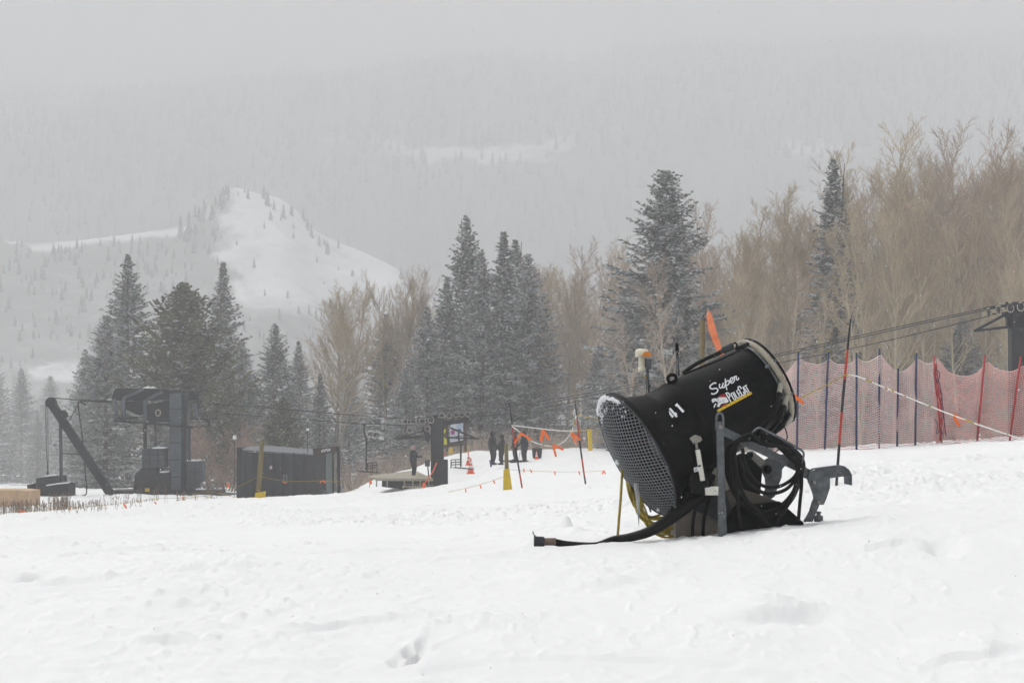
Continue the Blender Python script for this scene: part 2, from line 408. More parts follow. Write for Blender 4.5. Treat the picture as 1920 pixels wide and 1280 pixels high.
def hill(name,label,ridge,r0,r1,rb,base_y,coverf,mt,nc=500,nr=160,px0=-1500,px1=3400,amp=.01,rpow=1):
    px=np.linspace(px0,px1,nc); t=np.concatenate([np.linspace(0,1,nr),1+np.linspace(0,1,20)[1:]])
    PX,T=np.meshgrid(px,t)
    ry=pint(np.array([q[0] for q in ridge],float),np.array([q[1] for q in ridge],float),px)
    zr=(HY-ry)/F*r1; zb=(HY-base_y)/F*r0-3
    Rr=r0+(r1-r0)*np.clip(T,0,1)**rpow+(rb-r1)*np.clip(T-1,0,1)
    s=np.clip(T,0,1)**.9; Zz=zb+(zr[None,:]-zb)*s
    back=np.clip(T-1,0,1); Zz=Zz*(1-back)+(zb-20)*back
    Xx=(PX-CX)/F*Rr
    Zz=Zz+(fbm(Xx/(r1*.05),Rr/(r1*.07),5,(len(name)*7))-.5)*r1*amp*2*np.clip(s*(1.02-s)*6,0,1)
    Yy=Rr
    ob=grid_mesh(name,Xx,Yy,Zz,[mt])
    iy=HY-Zz/Yy*F
    cov=coverf(PX,iy,T)
    a=ob.data.attributes.new('cover','FLOAT','POINT'); a.data.foreach_set('value',cov.ravel().astype(np.float32))
    tag(ob,label,'mountain' if 'mount' in name else 'hill',kind='structure')
    return Xx,Yy,Zz,cov,iy,PX,T
def blob(PX,IY,cx,cy,rx,ry,rot=0):
    PX=PX+(fbm(PX*.04,IY*.06,4,52)-.5)*60; IY=IY+(fbm(PX*.05,IY*.05,4,53)-.5)*36; c,s=math.cos(rot),math.sin(rot); a=(PX-cx)*c+(IY-cy)*s; b=-(PX-cx)*s+(IY-cy)*c
    return np.clip(1.4-np.sqrt((a/rx)**2+(b/ry)**2)*1.15,0,1)
def cov_hill(PX,IY,T):
    sn=np.zeros_like(PX)
    # bright open snow face right of the peak
    d=(PX-385)/26
    PX=PX+(fbm(PX*.03,IY*.05,4,51)-.5)*90; d=(PX-380)/60; face=.92*np.clip(d,0,1)*np.clip((PX-380)*1.0-(IY-400)*.55+60,0,60)/60*np.clip((620-IY)/70,0,1)
    sn=np.maximum(sn,face)
    yb=465-np.clip((PX-60)/270,0,1)*32
    road=np.clip(1.3-np.abs(IY-yb)/9,0,1)*(PX>50)*(PX<335)
    sn=np.maximum(sn,road); sn=np.maximum(sn,blob(PX,IY,32,452,24,9)); sn=np.maximum(sn,blob(PX,IY,110,700,60,22))
    sn=np.maximum(sn,.27*np.clip((IY-470)/60,0,1))
    return 1-sn*(.86+.45*(fbm(PX*.045,IY*.08,5,61)-.35))
R1=[(-1500,520),(-600,500),(-200,470),(0,452),(120,452),(200,446),(330,424),(375,392),(410,362),(442,354),(480,364),(520,372),(560,398),(590,430),(640,456),(700,482),(745,505),(800,560),(870,620),(1000,690),(1400,740),(3400,760)]
hx=hill('snowy_hill','snow covered hill with scattered conifers rising in the valley mist',R1,640,980,1250,850,cov_hill,cover_mat('hill_cover',.98,.05),px0=-1500,px1=2200)
def cov_mtn(PX,IY,T):
    sn=np.maximum.reduce([1.3*blob(PX,IY,880,290,180,16,.02),.9*blob(PX,IY,1010,272,110,13,-.1),.9*blob(PX,IY,735,272,60,11,.25),
        .9*blob(PX,IY,1530,282,95,17),.8*blob(PX,IY,118,190,48,12),.7*blob(PX,IY,15,202,34,8),.6*blob(PX,IY,1070,130,70,9,.2),.5*blob(PX,IY,640,262,40,12)])
    return 1-sn*.85
R2=[(-1500,130),(-500,170),(0,176),(250,186),(450,170),(650,150),(800,122),(930,112),(1060,140),(1180,116),(1400,98),(1700,86),(1920,84),(2600,60),(3400,60)]
mxx=hill('mountain_range','forested mountainside with faint snow clearings fading into cloud',R2,1350,2600,2800,800,cov_mtn,cover_mat('mountain_cover',1.05,.02),amp=.008,rpow=2.2)
def far_trees(name,label,H,n,hmin,hmax,dens,seed,boost=[]):
    rs=np.random.RandomState(seed); Xx,Yy,Zz,cov,iy,PX,T=H
    pts=[]
    nr,nc=Xx.shape
    while len(pts)<n:
        i=rs.randint(0,nr-22); j=rs.randint(0,nc)
        if PX[i,j]<-700 or PX[i,j]>2400: continue
        if rs.rand()<dens(PX[i,j],iy[i,j],cov[i,j]): pts.append((i,j))
    mb=MB()
    allp=[(Xx[i,j]+rs.randn()*2,Yy[i,j]+rs.randn()*2,Zz[i,j],rs.uniform(hmin,hmax)) for i,j in pts]
    for (px,py,h) in boost:
        k=np.argmin(np.abs(PX[:nr-20]-px)*1+np.abs(iy[:nr-20]-py)); i,j=divmod(k,nc)
        allp.append((Xx[i,j],Yy[i,j],Zz[i,j],h))
    for x,y,z,h in allp:
        w=h*rs.uniform(.16,.26); n_=5; vs=[];fs=[]
        z-=1
        lv=[(0,.55),(.12,1),(.42,.5),(.40,.72),(.7,.3),(.68,.45),(1.05,0)]
        for a,b in lv:
            for k in range(n_):
                t=2*math.pi*(k/n_)+a*3; q=w*b*rs.uniform(.7,1.25); vs.append((x+math.cos(t)*q,y+math.sin(t)*q,z+a*h))
        for l in range(len(lv)-1):
            for k in range(n_): fs.append((l*n_+k,l*n_+(k+1)%n_,(l+1)*n_+(k+1)%n_,(l+1)*n_+k))
        mb.add(vs,fs)
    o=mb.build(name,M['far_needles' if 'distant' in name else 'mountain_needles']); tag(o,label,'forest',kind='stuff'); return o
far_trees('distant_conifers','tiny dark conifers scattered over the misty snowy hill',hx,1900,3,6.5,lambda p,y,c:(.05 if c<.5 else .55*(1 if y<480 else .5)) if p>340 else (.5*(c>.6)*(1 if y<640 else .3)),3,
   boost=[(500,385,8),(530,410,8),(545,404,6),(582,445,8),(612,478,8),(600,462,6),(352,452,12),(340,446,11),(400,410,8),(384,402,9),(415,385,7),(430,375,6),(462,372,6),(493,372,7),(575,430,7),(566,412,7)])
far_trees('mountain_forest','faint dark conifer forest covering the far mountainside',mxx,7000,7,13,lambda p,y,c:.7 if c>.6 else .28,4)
# ------------------------------------------------------------------ trees
def rdir(rs,base,spread):
    u,v=frame_of(base); a=rs.uniform(0,2*math.pi); t=spread
    return (base*math.cos(t)+(u*math.cos(a)+v*math.sin(a))*math.sin(t)).normalized()
def limb(mb,p,d,L,r0,r1,n,segs,rs,bend=.08,up=.0,mi=0):
    pts=[p.copy()]; d=d.copy()
    for k in range(segs):
        d=(d+Vector((rs.uniform(-bend,bend),rs.uniform(-bend,bend),up+rs.uniform(-bend,bend)*.5))).normalized()
        pts.append(pts[-1]+d*(L/segs))
    mb.tube(pts,[r0+(r1-r0)*k/segs for k in range(segs+1)],n=n,caps=False,sm=True,mi=mi)
    return pts
def at(pts,t):
    k=t*(len(pts)-1); i=min(int(k),len(pts)-2); f=k-i
    return pts[i]*(1-f)+pts[i+1]*f,(pts[i+1]-pts[i]).normalized()
def bare_tree(H,seed,start=.35,n1=34,ang1=.7,len1=.24,tw='twig_tan',trunks=1,spread=.0,rt=None,tn=(7,6),twr=.010):
    """trunk + crown at the origin, returns the two meshes"""
    rs=random.Random(seed); tr=MB(); cr=MB(); rt=rt or H*.0078
    for q in range(trunks):
        d0=Vector((0,0,1)) if trunks==1 else rdir(rs,Vector((0,0,1)),spread*rs.uniform(.5,1.2))
        h=H*rs.uniform(.85,1) if trunks>1 else H
        t=limb(tr,Vector((rs.uniform(-.2,.2)*(trunks>1),rs.uniform(-.2,.2)*(trunks>1),-.3)),d0,h,rt,rt*.12,7,10,rs,bend=.05,up=.02 if trunks==1 else .05)
        for k in range(n1):
            f=start+(1-start)*((k+rs.random())/n1)**.9
            if f>=.985: f=.98
            p,d=at(t,f); rel=(f-start)/(1-start)
            L=H*len1*(1-rel*.62)*rs.uniform(.6,1.15)*(.75+.5*min(1,rel*3))
            bd=rdir(rs,d,ang1*rs.uniform(.7,1.25)*(1-.35*rel)); rr=rt*.38*(1-.6*rel)
            b=limb(cr,p,bd,L,rr,rr*.25,4,5,rs,bend=.1,up=.09)
            for m in range(tn[0]):
                g=.22+.78*(m+rs.random())/tn[0]; g=min(g,.98)
                p2,d2=at(b,g); L2=L*.42*(1.15-g*.6)*rs.uniform(.6,1.2)
                c=limb(cr,p2,rdir(rs,d2,rs.uniform(.4,.85)),L2,rr*.38,rr*.15,3,3,rs,bend=.13,up=.1)
                for w in range(tn[1]):
                    g2=.15+.85*(w+rs.random())/tn[1]; g2=min(g2,.99)
                    p3,d3=at(c,g2); L3=rs.uniform(.35,.9)*max(.5,L2*.42)
                    limb(cr,p3,rdir(rs,d3,rs.uniform(.3,.8)),L3,twr,twr*.5,3,1,rs,bend=.1,up=.1)
    return tr,cr
def conifer(H,R,seed,frost=.3,ragged=.25,needle='needles',base=.03,power=.85,clump=1.0,spray=.36,roundtop=False):
    rs=random.Random(seed); tr=MB(); cr=MB()
    t=limb(tr,Vector((0,0,-.3)),Vector((0,0,1)),H*1.0,H*.013,.015,7,10,rs,bend=.012)
    z=base*H
    while z<H*.985:
        rel=z/H; gap=(.36*(1-rel)+.17)*H/18
        nb=rs.randint(6,8) if rel<.85 else 5
        a0=rs.uniform(0,6.28)
        for k in range(nb):
            a=a0+k*6.283/nb+rs.uniform(-.3,.3)
            prof=(1-rel)**power if not roundtop else max(0,1-(max(rel-.3,0)/.7)**1.5)*(.55+.45*min(1,rel/.35))
            L=R*prof*rs.uniform(1-ragged,1+ragged*.5)
            if rs.random()<.08: L*=.55
            L=max(L,.1*H/18)
            el=-.18+.75*rel**1.6+rs.uniform(-.1,.1)+(.25 if roundtop else 0)
            d=Vector((math.cos(a)*math.cos(el),math.sin(a)*math.cos(el),math.sin(el)))
            p=Vector((0,0,z+rs.uniform(-.1,.1)))
            b=limb(cr,p,d,L,.03*(1-rel)+.01,.008,3,4,rs,bend=.05,up=.05 if not roundtop else .1,mi=0)
            ns=max(3,int(L/.2*clump)); side=Vector((-math.sin(a),math.cos(a),0))
            fr_b=frost*rs.uniform(.3,1.6)
            for m in range(ns):
                g=.12+.88*(m+rs.random())/ns; g=min(g,.995); p2,d2=at(b,g)
                for sgn in (-1,1,0):
                    if sgn==0 and rs.random()<.5: continue
                    l=spray*(1.25-g*.75)*rs.uniform(.6,1.4)*(1+L*.1)*(.4+.6*min(1,(1-rel)*3.5))
                    dd=(d2*rs.uniform(.5,1.0)+side*sgn*rs.uniform(.6,1.1)+Vector((0,0,rs.uniform(-.45,.25) if sgn else rs.uniform(-.9,.7)))).normalized()
                    wv=dd.cross(Vector((rs.uniform(-.6,.6),rs.uniform(-.6,.6),1))).normalized()*(rs.uniform(.05,.10)*(1+.02*H))
                    q1=p2+dd*l*.5+wv; q2=p2+dd*l*.5-wv; tip=p2+dd*l+Vector((0,0,-.06*l))
                    mi=2 if rs.random()<fr_b*.35 else 1
                    up_=wv.cross(dd).normalized()*wv.length*.8
                    if up_.z<0: up_=-up_
                    c_=p2+dd*l*.45+up_
                    fm=2 if rs.random()<fr_b else mi
                    cr.add([p2,q1,tip,q2,c_],[(0,1,4),(1,2,4)],fm); cr.add([p2,q2,tip,c_],[(0,3,1),(1,3,2)],fm)
                    if rs.random()<.5: cr.add([p2,q1,tip,q2],[(0,1,2,3)],1)
        z+=gap*rs.uniform(.8,1.2)
    return tr,cr
class Kind:
    def __init__(s,name,H,tc,tm,cm):
        tr,cr=tc; s.name=name; zs=sorted(q[2] for q in cr.v); s.H=zs[int(len(zs)*.9995)]; o=Vector((0,0,0)); s.tm=None
        s.t=tr.build('trunk',tm,origin=(0,0,0)); s.c=cr.build('crown',cm,origin=(0,0,0)); s.used=False
def plant(kind,px,top,d,label,cat,group=None,w=1.05,rz=None,base=None,dx=0):
    x=(px-CX)/F*d; z=gz(x,d)-.1
    zt=(HY-top)/F*d; h=zt-z; sc=h/kind.H
    o=thing(kind.name,label,cat,(x,d,z),group)
    o.scale=(sc*w,sc*w,sc); o.rotation_euler[2]=random.uniform(0,6.28) if rz is None else rz
    if kind.used: t=kind.t.copy(); c=kind.c.copy(); COL.objects.link(t); COL.objects.link(c)
    else: t,c=kind.t,kind.c; kind.used=True
    t.parent=o; c.parent=o
    return o
NM=[M['bark'],M['needles'],M['tree_frost']]
SP=[Kind('spruce_tree',18,conifer(18,4.9,11+k,frost=fr,ragged=rg,power=pw),M['bark'],NM) for k,(fr,rg,pw) in enumerate([(.35,.3,.8),(.5,.3,.75),(.3,.45,.95),(.6,.25,.7)])]
NAR=[Kind('spruce_tree',18,conifer(18,2.9,41+k,frost=.35,ragged=.4,power=.75),M['bark'],NM) for k in range(2)]
PIN=[Kind('pine_tree',12,conifer(12,4.6,61,frost=.1,ragged=.35,needle='needles_pine',base=.06,clump=1.0,spray=.5,roundtop=True),M['bark'],[M['bark'],M['needles_pine'],M['tree_frost']])]
FIR=[Kind('fir_tree',18,conifer(18,5.6,71,frost=.5,ragged=.55,base=.1,power=.62,spray=.5),M['bark'],NM)]
TW=M['twig_tan'];TB=M['twig_brown']
ASP=[Kind('aspen_tree',17,bare_tree(17,101+k,start=st,n1=n1,len1=l1,ang1=a1),M['aspen_bark'],[TW,TB][k%2]) for k,(st,n1,l1,a1) in enumerate([(.24,44,.24,.72),(.34,38,.26,.8),(.2,46,.22,.7),(.38,38,.27,.78),(.3,40,.2,.65),(.26,42,.26,.9)])]
CTW=[Kind('cottonwood_tree',14,bare_tree(14,201+k,start=.42,n1=30,len1=.27,ang1=1.0,trunks=5,spread=.24,tn=(8,7),rt=.13),M['aspen_bark'],TW) for k in range(2)]
SHR=[Kind('leafless_bush',3,bare_tree(3,301,start=.1,n1=8,len1=.35,ang1=.6,trunks=6,spread=.5,tn=(4,3),rt=.03,twr=.006),M['bark'],M['twig_red'])]
# --- conifers one can tell apart
cl='conifers behind the lift'
T_=[ # kind,px,top,d,w,label
(SP[0],240,478,172,1.0,'tall grey spruce left of the round olive pine, highest of the left clump'),
(SP[3],198,592,160,1.15,'frosted spruce with white boughs at left edge of the conifer clump'),
(SP[1],160,655,185,.9,'small misty spruce at the far left foot of the clump'),
(SP[2],418,492,185,1.0,'pale slender spruce behind the right shoulder of the olive pine'),
(SP[1],300,740,140,1.3,'low snow dusted spruce behind the chairlift drive tower'),
(SP[3],452,640,178,1.0,'spruce filling the gap right of the olive pine'),
(SP[0],516,607,178,1.15,'small pointed spruce standing alone left of the bare cottonwood'),
(SP[2],560,640,190,1.1,'faint spruce between the small pointed spruce and the cottonwood'),
(SP[1],725,590,170,1.1,'snowy spruce right of the bare cottonwood, above the lone chair'),
(SP[3],655,700,176,1.1,'low frosted spruce under the right side of the cottonwood'),
(SP[2],600,700,165,1.1,'low grey spruce behind the shelter roof'),
(SP[0],874,405,160,.92,'tallest dark spruce above the lift sheave tower'),
(SP[1],902,474,150,1.0,'frosted spruce in front of the tallest one'),
(NAR[0],944,435,165,1.15,'narrow spired spruce right of the tallest spruce'),
(NAR[1],966,450,172,1.2,'pale brownish spired spruce half hidden behind the narrow one'),
(SP[3],989,477,150,1.0,'broad frosted spruce at the right of the tall group'),
(SP[1],800,575,150,1.0,'grey spruce on the left flank of the tall group'),
(SP[2],838,520,158,.95,'dark spruce just left of the tallest spruce'),
(SP[0],1025,620,158,1.0,'lower spruce at the right foot of the tall group'),
(SP[1],760,690,146,1.2,'low snowy spruce behind the rider on the platform'),
(FIR[0],1248,320,119,.95,'big irregular snowy fir with ragged open crown above the snow gun'),
(SP[3],1175,540,124,1.0,'snow flecked spruce left of the big irregular fir'),
(SP[1],1215,600,128,1.0,'short frosted spruce at foot of the big irregular fir'),
(NAR[1],1562,300,121,1.1,'thin dark spruce rising among bare aspens'),
(SP[3],1800,590,118,1.3,'low snowy spruce behind the net near the right lift tower'),
(SP[0],1545,600,138,1.0,'dark spruce in the aspens beneath the thin spruce'),
(SP[1],1700,640,130,1.2,'low frosted spruce behind the blue posted net'),
(SP[3],1390,640,132,1.0,'frosted spruce low behind the orange windsock'),
]
for k,px,top,d,w,lb in T_: plant(k,px,top,d,lb,'tree',cl if px<1100 else 'conifers among the aspens',w*1.12)
plant(PIN[0],345,530,150,'broad round olive green pine beside the tall grey spruce','tree',None,1.0,rz=.4)
plant(PIN[0],530,744,128,'small bushy olive pine behind the black shelter','tree',None,.95,rz=2.1)
plant(PIN[0],418,700,142,'low olive pine right of the chairlift drive tower','tree',None,.8,rz=3.3)
for px,top,d,lb in [(40,690,380,'faint misty spruce farthest left behind the crate'),(95,705,400,'faint misty spruce left of the snow gap'),(-10,660,360,'faint misty spruce cut by the left frame edge'),(150,725,350,'faint misty spruce right of the snow gap'),(70,770,330,'short faint misty spruce behind the counterweight')]:
    plant(SP[int(px)%4],px,top,d,lb,'tree','misty spruces at far left',1.2)
# --- bare trees
plant(CTW[0],622,512,165,'rounded bare cottonwood with many pale stems behind the shelter','tree',None,.95,rz=1)
plant(CTW[1],742,515,168,'bare cottonwood with upswept boughs left of the spruces','tree',None,.72,rz=2)
plant(ASP[3],800,495,166,'thin bare tree with forked top left of the spruces','tree',None,1.0,rz=2.4)
plant(ASP[5],466,600,190,'small leafless tree beside the pale slender spruce','tree',None,1.2)
NAMED=[(1685,208,118,0,'tallest bare aspen, its crown the highest in the wood'),(1820,228,124,1,'bare fan topped aspen second from the right'),(1892,225,126,3,'bare aspen at the right edge of the wood'),
(1612,262,122,2,'bare aspen with upright crown left of the tallest one'),(1480,330,128,4,'slim bare aspen left of the thin dark spruce'),(1322,362,126,1,'bare aspen right of the big irregular fir'),
(1400,372,134,2,'bare aspen between the big fir and the slim aspen'),(1522,345,130,5,'bare spreading aspen left of the thin dark spruce'),(1140,438,146,0,'bare aspen left of the big irregular fir'),
(1060,450,152,5,'rounded bare aspen at the left end of the wood'),(1755,300,120,4,'slim bare aspen between the tallest and the fan topped one')]
for px,top,d,k,lb in NAMED: plant(ASP[k],px,top,d,lb,'tree','leafless aspens with named crowns',1.15,rz=px*.37)
rs=random.Random(5)
topc=[(1000,470),(1060,462),(1120,465),(1180,460),(1240,470),(1300,410),(1400,395),(1480,360),(1560,360),(1620,300),(1700,270),(1800,265),(1900,260),(2100,230)]
def topy(px):
    for a,b in zip(topc,topc[1:]):
        if a[0]<=px<=b[0]: return a[1]+(b[1]-a[1])*(px-a[0])/(b[0]-a[0])
    return topc[0][1] if px<1000 else topc[-1][1]
LB='bare tan aspen in the dense leafless wood'
n=0
for layer,(d0,cnt) in enumerate([(112,26),(126,34),(142,36),(160,34)]):
    for k in range(cnt):
        px=1010+(2060-1010)*(k+rs.random())/cnt
        if layer==0 and px<1180: continue
        if layer<2 and (1168<px<1312 or 1535<px<1590) and rs.random()<.8: continue
        d=d0+rs.uniform(-7,7)+(25 if px<1200 else 0)
        tp=topy(px)+rs.uniform(4,70)+(90*rs.random() if layer==0 else 0)+(20 if layer==3 else 0)
        plant(ASP[rs.randrange(6)],px,tp,d,LB,'tree','dense leafless aspen wood',1.15); n+=1
for px,top,d in [(770,570,175),(835,560,178),(975,560,176),(1015,520,170),(880,600,182)]:
    plant(ASP[rs.randrange(6)],px,top,d,'bare aspen mixed among the grey spruces','tree','leafless aspens among the spruces',1.2)
for px,top,d,lb in [(395,770,125,'reddish leafless bush right of the drive tower'),(432,800,122,'reddish leafless bush at the shelter corner'),(660,862,122,'reddish leafless bush right of the shelter'),(700,850,126,'reddish leafless bush under the lone chair'),(735,845,127,'reddish leafless bush behind the platform end'),(780,838,128,'reddish leafless bush behind the rider'),(1120,800,140,'reddish leafless bush left of the snow gun grille'),(1040,810,140,'reddish leafless bush behind the slalom poles')]:
    plant(SHR[0],px,top,d,lb,'bush','reddish leafless bushes',1.5)
# low thicket filling the forest foot
for k in range(20):
    px=1090+(1990-1090)*(k+rs.random())/20; d=rs.uniform(128,158)
    plant(SP[rs.randrange(4)],px,rs.uniform(560,700),d,'low snow dusted spruce standing inside the leafless wood','tree','low spruces inside the wood',1.2)
th=MB(); r2=random.Random(9)
for k in range(5200):
    px=r2.uniform(640,1990); d=r2.uniform(128,150) if px<1480 else r2.uniform(106,140)
    x=(px-CX)/F*d; z=None
    th_h=r2.uniform(.5,2.2); th.v; 
    if k%40==0: pass
    p=Vector((x,d,0)); p.z=0
    th.__dict__.setdefault('q',[]).append((x,d,th_h,r2.uniform(-.5,.5),r2.uniform(-.5,.5)))
q=np.array(th.q); zz=ground(q[:,0],q[:,1],False)
for (x,y,h,a,b),z in zip(th.q,zz):
    c=Vector((x,y,z-.1)); e=c+Vector((a*h*.6,b*h*.6,h)); th.tube([c,c*.4+e*.6+Vector((a*.1,b*.1,0)),e],[.012,.009,.004],n=3,caps=False)
tag(th.build('undergrowth',M['twig_brown']),'tangle of leafless undergrowth at the foot of the wood','undergrowth',kind='stuff')
# ------------------------------------------------------------------ the snow gun
C0=P(1197.5,851.5,14.25); C1=P(1443,712,14.58); AX=(C1-C0).normalized(); LB_=(C1-C0).length; MP=14.35/F
gz0=P(1350,1000,14.3)
gun=thing('snow_gun','black fan snow gun with number 41 on its barrel, half sunk in the snow','snow gun',P(1350,1010,14.3))
def aw(s,r,phi):   # point in barrel coordinates; phi 0 = up, 90 = towards the camera
    up=(V(0,0,1)-AX*AX.z).normalized(); side=AX.cross(up).normalized()
    if side.y>0: side=-side
    return C0+AX*s+up*(r*math.cos(phi))+side*(r*math.sin(phi))
RB=lambda s:.357-.035*max(0,min(1,(s-.1)/1.0))
b=MB()
b.lathe(C0,AX,[(-.015,.462),(-.02,.488),(0,.492),(.022,.488),(.03,.455),(.038,.40),(.055,.368),(.09,.359),(.16,.357),(.42,.348),(.423,.352),(.435,.352),(.438,.347),(1.0,.325),(1.06,.318),(1.10,.30),(1.10,.27),(.95,.27),(.3,.33),(.02,.44),(-.015,.462)],n=96,caps=False)
body=b.build('barrel',M['black_paint'],gun)
# inner housing, hub and blades
b=MB(); b.lathe(C0,AX,[(.02,.44),(.1,.34),(.32,.33)],n=64,caps=False); b.build('inlet_cone',[M['black_paint']],gun)
b=MB()
for a0,a1 in((1.0,1.75),):
    pts=[]; n=12
    vs=[];fs=[]
    for i in range(n+1):
        t=a0+(a1-a0)*i/n; vs+= [aw(.012,.455,t),aw(.03,.36,t)]
    for i in range(n): fs.append((2*i,2*i+2,2*i+3,2*i+1))
    b.add(vs,fs,0,True)
b.build('inlet_panel',M['housing'],gun)
b=MB(); b.lathe(C0,AX,[(.12,.0),(.13,.08),(.2,.11),(.5,.12),(.5,0)],n=32)
fan=b.build('fan',M['dark_metal'],gun)
for k in range(9):
    t=k*2*math.pi/9; b=MB()
    q=[aw(.18,.1,t),aw(.26,.1,t+.35),aw(.27,.32,t+.3),aw(.2,.32,t+.02)]
    b.add(q+[p+AX*.008 for p in q],[(0,1,2,3),(7,6,5,4),(0,4,5,1),(1,5,6,2),(2,6,7,3),(3,7,4,0)]); b.build('blade',M['dark_metal'],fan)
# intake grille: a shallow wire dome
b=MB(); R0=.478; DB=.085
def dome(u,v):
    r2=(u*u+v*v)/(R0*R0); s=-.02-DB*(1-r2)
    up=(V(0,0,1)-AX*AX.z).normalized(); side=AX.cross(up).normalized()
    return C0+AX*s+up*v+side*u
rn=random.Random(3)
for k in range(-19,20):
    c=k*.0242+.003; h=math.sqrt(max(0,R0*R0-c*c))
    if h>.03: b.tube([dome(-h+2*h*i/26,c+math.sin(i*.7+k)*.0012) for i in range(27)],.0031,n=4,caps=False)
for k in range(-11,12):
    c=k*.041; h=math.sqrt(max(0,R0*R0-c*c))
    if h>.03: b.tube([dome(c+math.sin(i*.5+k)*.002,-h+2*h*i/26) for i in range(27)],.0034,n=4,caps=False)
gr=b.build('intake_grille',M['wire'],gun)
b=MB(); b.tube([aw(-.018,.482,2*math.pi*i/64) for i in range(64)],.009,n=6,closed=True); b.build('rim_ring',M['dark_metal'],gr)
b=MB()
for k in range(40):
    t=-.75+1.15*k/39+rn.uniform(-.02,.02); b.lathe(aw(-.02,.47+rn.uniform(-.01,.008),t),AX,[(-.02,.004),(-.012,.013+rn.uniform(0,.005)),(.004,.015),(.014,.005)],n=7)
for k in range(70):
    u=rn.uniform(-.32,-.05)if k%2 else rn.uniform(-.3,.3); v=math.sqrt(max(0,.2-u*u))*rn.uniform(.8,1.02); q=dome(u,v)
    r=rn.uniform(.004,.009); b.lathe(q,AX,[(-r,r*.3),(0,r),(r,r*.3)],n=5)
for (u,v,r) in((-.24,-.02,.02),(-.03,-.43,.016),(-.26,-.035,.014)):
    q=dome(u,v); b.lathe(q,AX,[(-r,r*.4),(-r*.3,r),(r*.6,r*.7)],n=7)
tag(b.build('rime',M['frost'],gr),kind='stuff')
b=MB()
for t in(.55,1.72,2.5,3.6,4.8):
    b.bar(aw(-.03,.47,t),aw(-.028,.515,t),.012,.006)
b.build('clip',M['galv'],gr)
# --- decals wrapped on the barrel
def proj(px,py,off=.0022):
    d=Vector(((px-CX)/F,1,(HY-py)/F)); lo=None
    def g(t):
        p=d*t-C0; s=p.dot(AX); return (p-AX*s).length-(RB(max(0,s))+off)
    t=13.2
    while g(t)>0 and t<14.9: t+=.02
    a,b_=t-.02,t
    for k in range(22):
        m=(a+b_)/2
        if g(m)>0: a=m
        else: b_=m
    return d*((a+b_)/2)
RBt=[(.16,.357),(.42,.348),(.438,.347),(1.0,.325),(1.06,.318)]
def RB(s):
    if s<=.16: return .357
    for (a,ra),(c,rc) in zip(RBt,RBt[1:]):
        if s<=c: return ra+(rc-ra)*(s-a)/(c-a)
    return .318
class Dec:
    def __init__(s,off=.0022): s.mb=MB(); s.off=off
    def rib(s,pts,w,smooth=False):
        pts=[Vector((x,y,0)) for x,y in pts]
        if smooth: pts=catmull(pts,6)
        else:
            q=[]
            for a,c in zip(pts,pts[1:]):
                n=max(1,int((c-a).length/4)); q+=[a.lerp(c,i/n) for i in range(n)]
            pts=q+[pts[-1]]
        L=[]
        for i,p in enumerate(pts):
            t=(pts[min(i+1,len(pts)-1)]-pts[max(i-1,0)]); t=t.normalized() if t.length else Vector((1,0,0)); n=Vector((-t.y,t.x,0))
            if i==0: p=p-t*w*.3
            if i==len(pts)-1: p=p+t*w*.3
            L+=[p+n*w/2,p-n*w/2]
        s.mb.add([proj(p.x,p.y,s.off) for p in L],[(2*i,2*i+2,2*i+3,2*i+1) for i in range(len(pts)-1)],0)
    def poly(s,pts,sub=2):
        P3=[Vector((x,y,0)) for x,y in pts]; tr=[[P3[i] for i in t] for t in tessellate_polygon([P3])]
        for k in range(sub):
            nt=[]
            for a,b_,c in tr:
                ab,bc,ca=(a+b_)/2,(b_+c)/2,(c+a)/2; nt+=[(a,ab,ca),(ab,b_,bc),(ca,bc,c),(ab,bc,ca)]
            tr=nt
        for t in tr: s.mb.add([proj(p.x,p.y,s.off) for p in t],[(0,1,2)],0)
    def done(s,name,m): 
        return s.mb.build(name,m,body)
def c3(x,y): return (1310+x/14.22,690+y/14.22)
D=Dec(); W_=3.0
for st in ([(462,400),(425,392),(365,420),(305,480),(310,530),(370,552),(450,535),(505,560),(500,620),(440,672),(370,688),(345,670)],
   [(560,420),(550,480),(575,530),(615,510),(640,450),(655,395)],[(655,395),(635,470),(650,520),(690,500),(705,440)],
   [(712,285),(712,380),(728,480),(752,570)],[(722,390),(760,340),(805,335),(815,385),(780,440),(735,455)],
   [(850,365),(895,325),(915,270),(885,250),(845,290),(838,350),(870,395),(915,385),(950,335)],
   [(938,225),(955,270),(960,320)],[(945,265),(975,220),(1005,215),(1003,265),(1025,315),(1060,290),(1065,255)]):
    D.rib([c3(*p) for p in st],2.6 if len(st)>9 and st[0][0]==462 else 2.1,True)
D.done('script_lettering',M['decal_white'])
D=Dec(); e1=(.884,-.467); e2=(-.505,-.863)
def L_(u,v): return c3(842+e1[0]*u+e2[0]*v,905+e1[1]*u+e2[1]*v)
def letter(u0,w,h,segs,sw=2.05):
    for sg in segs: D.rib([L_(u0+a*w,c*h) for a,c in sg],sw)
letter(20,62,268,[[(0,0),(0,1)],[(0,.97),(.75,.97),(1,.88),(1,.6),(.75,.5),(0,.5)]],2.3)
letter(122,58,195,[[(0,.1),(0,.9),(.3,1),(.75,1),(1,.9),(1,.1),(.7,0),(.3,0),(0,.1)]])
letter(218,46,195,[[(0,1),(0,.04),(1,.04)]])
letter(296,46,195,[[(1,.96),(0,.96),(0,.04),(1,.04)],[(0,.5),(.85,.5)]])
letter(368,72,262,[[(1,.7),(1,.9),(.7,1),(.3,1),(0,.9),(0,.1),(.3,0),(.7,0),(1,.1),(1,.3)]],2.3)
letter(468,62,200,[[(0,0),(.42,1),(.58,1),(1,0)],[(.18,.28),(.82,.28)]],1.9)
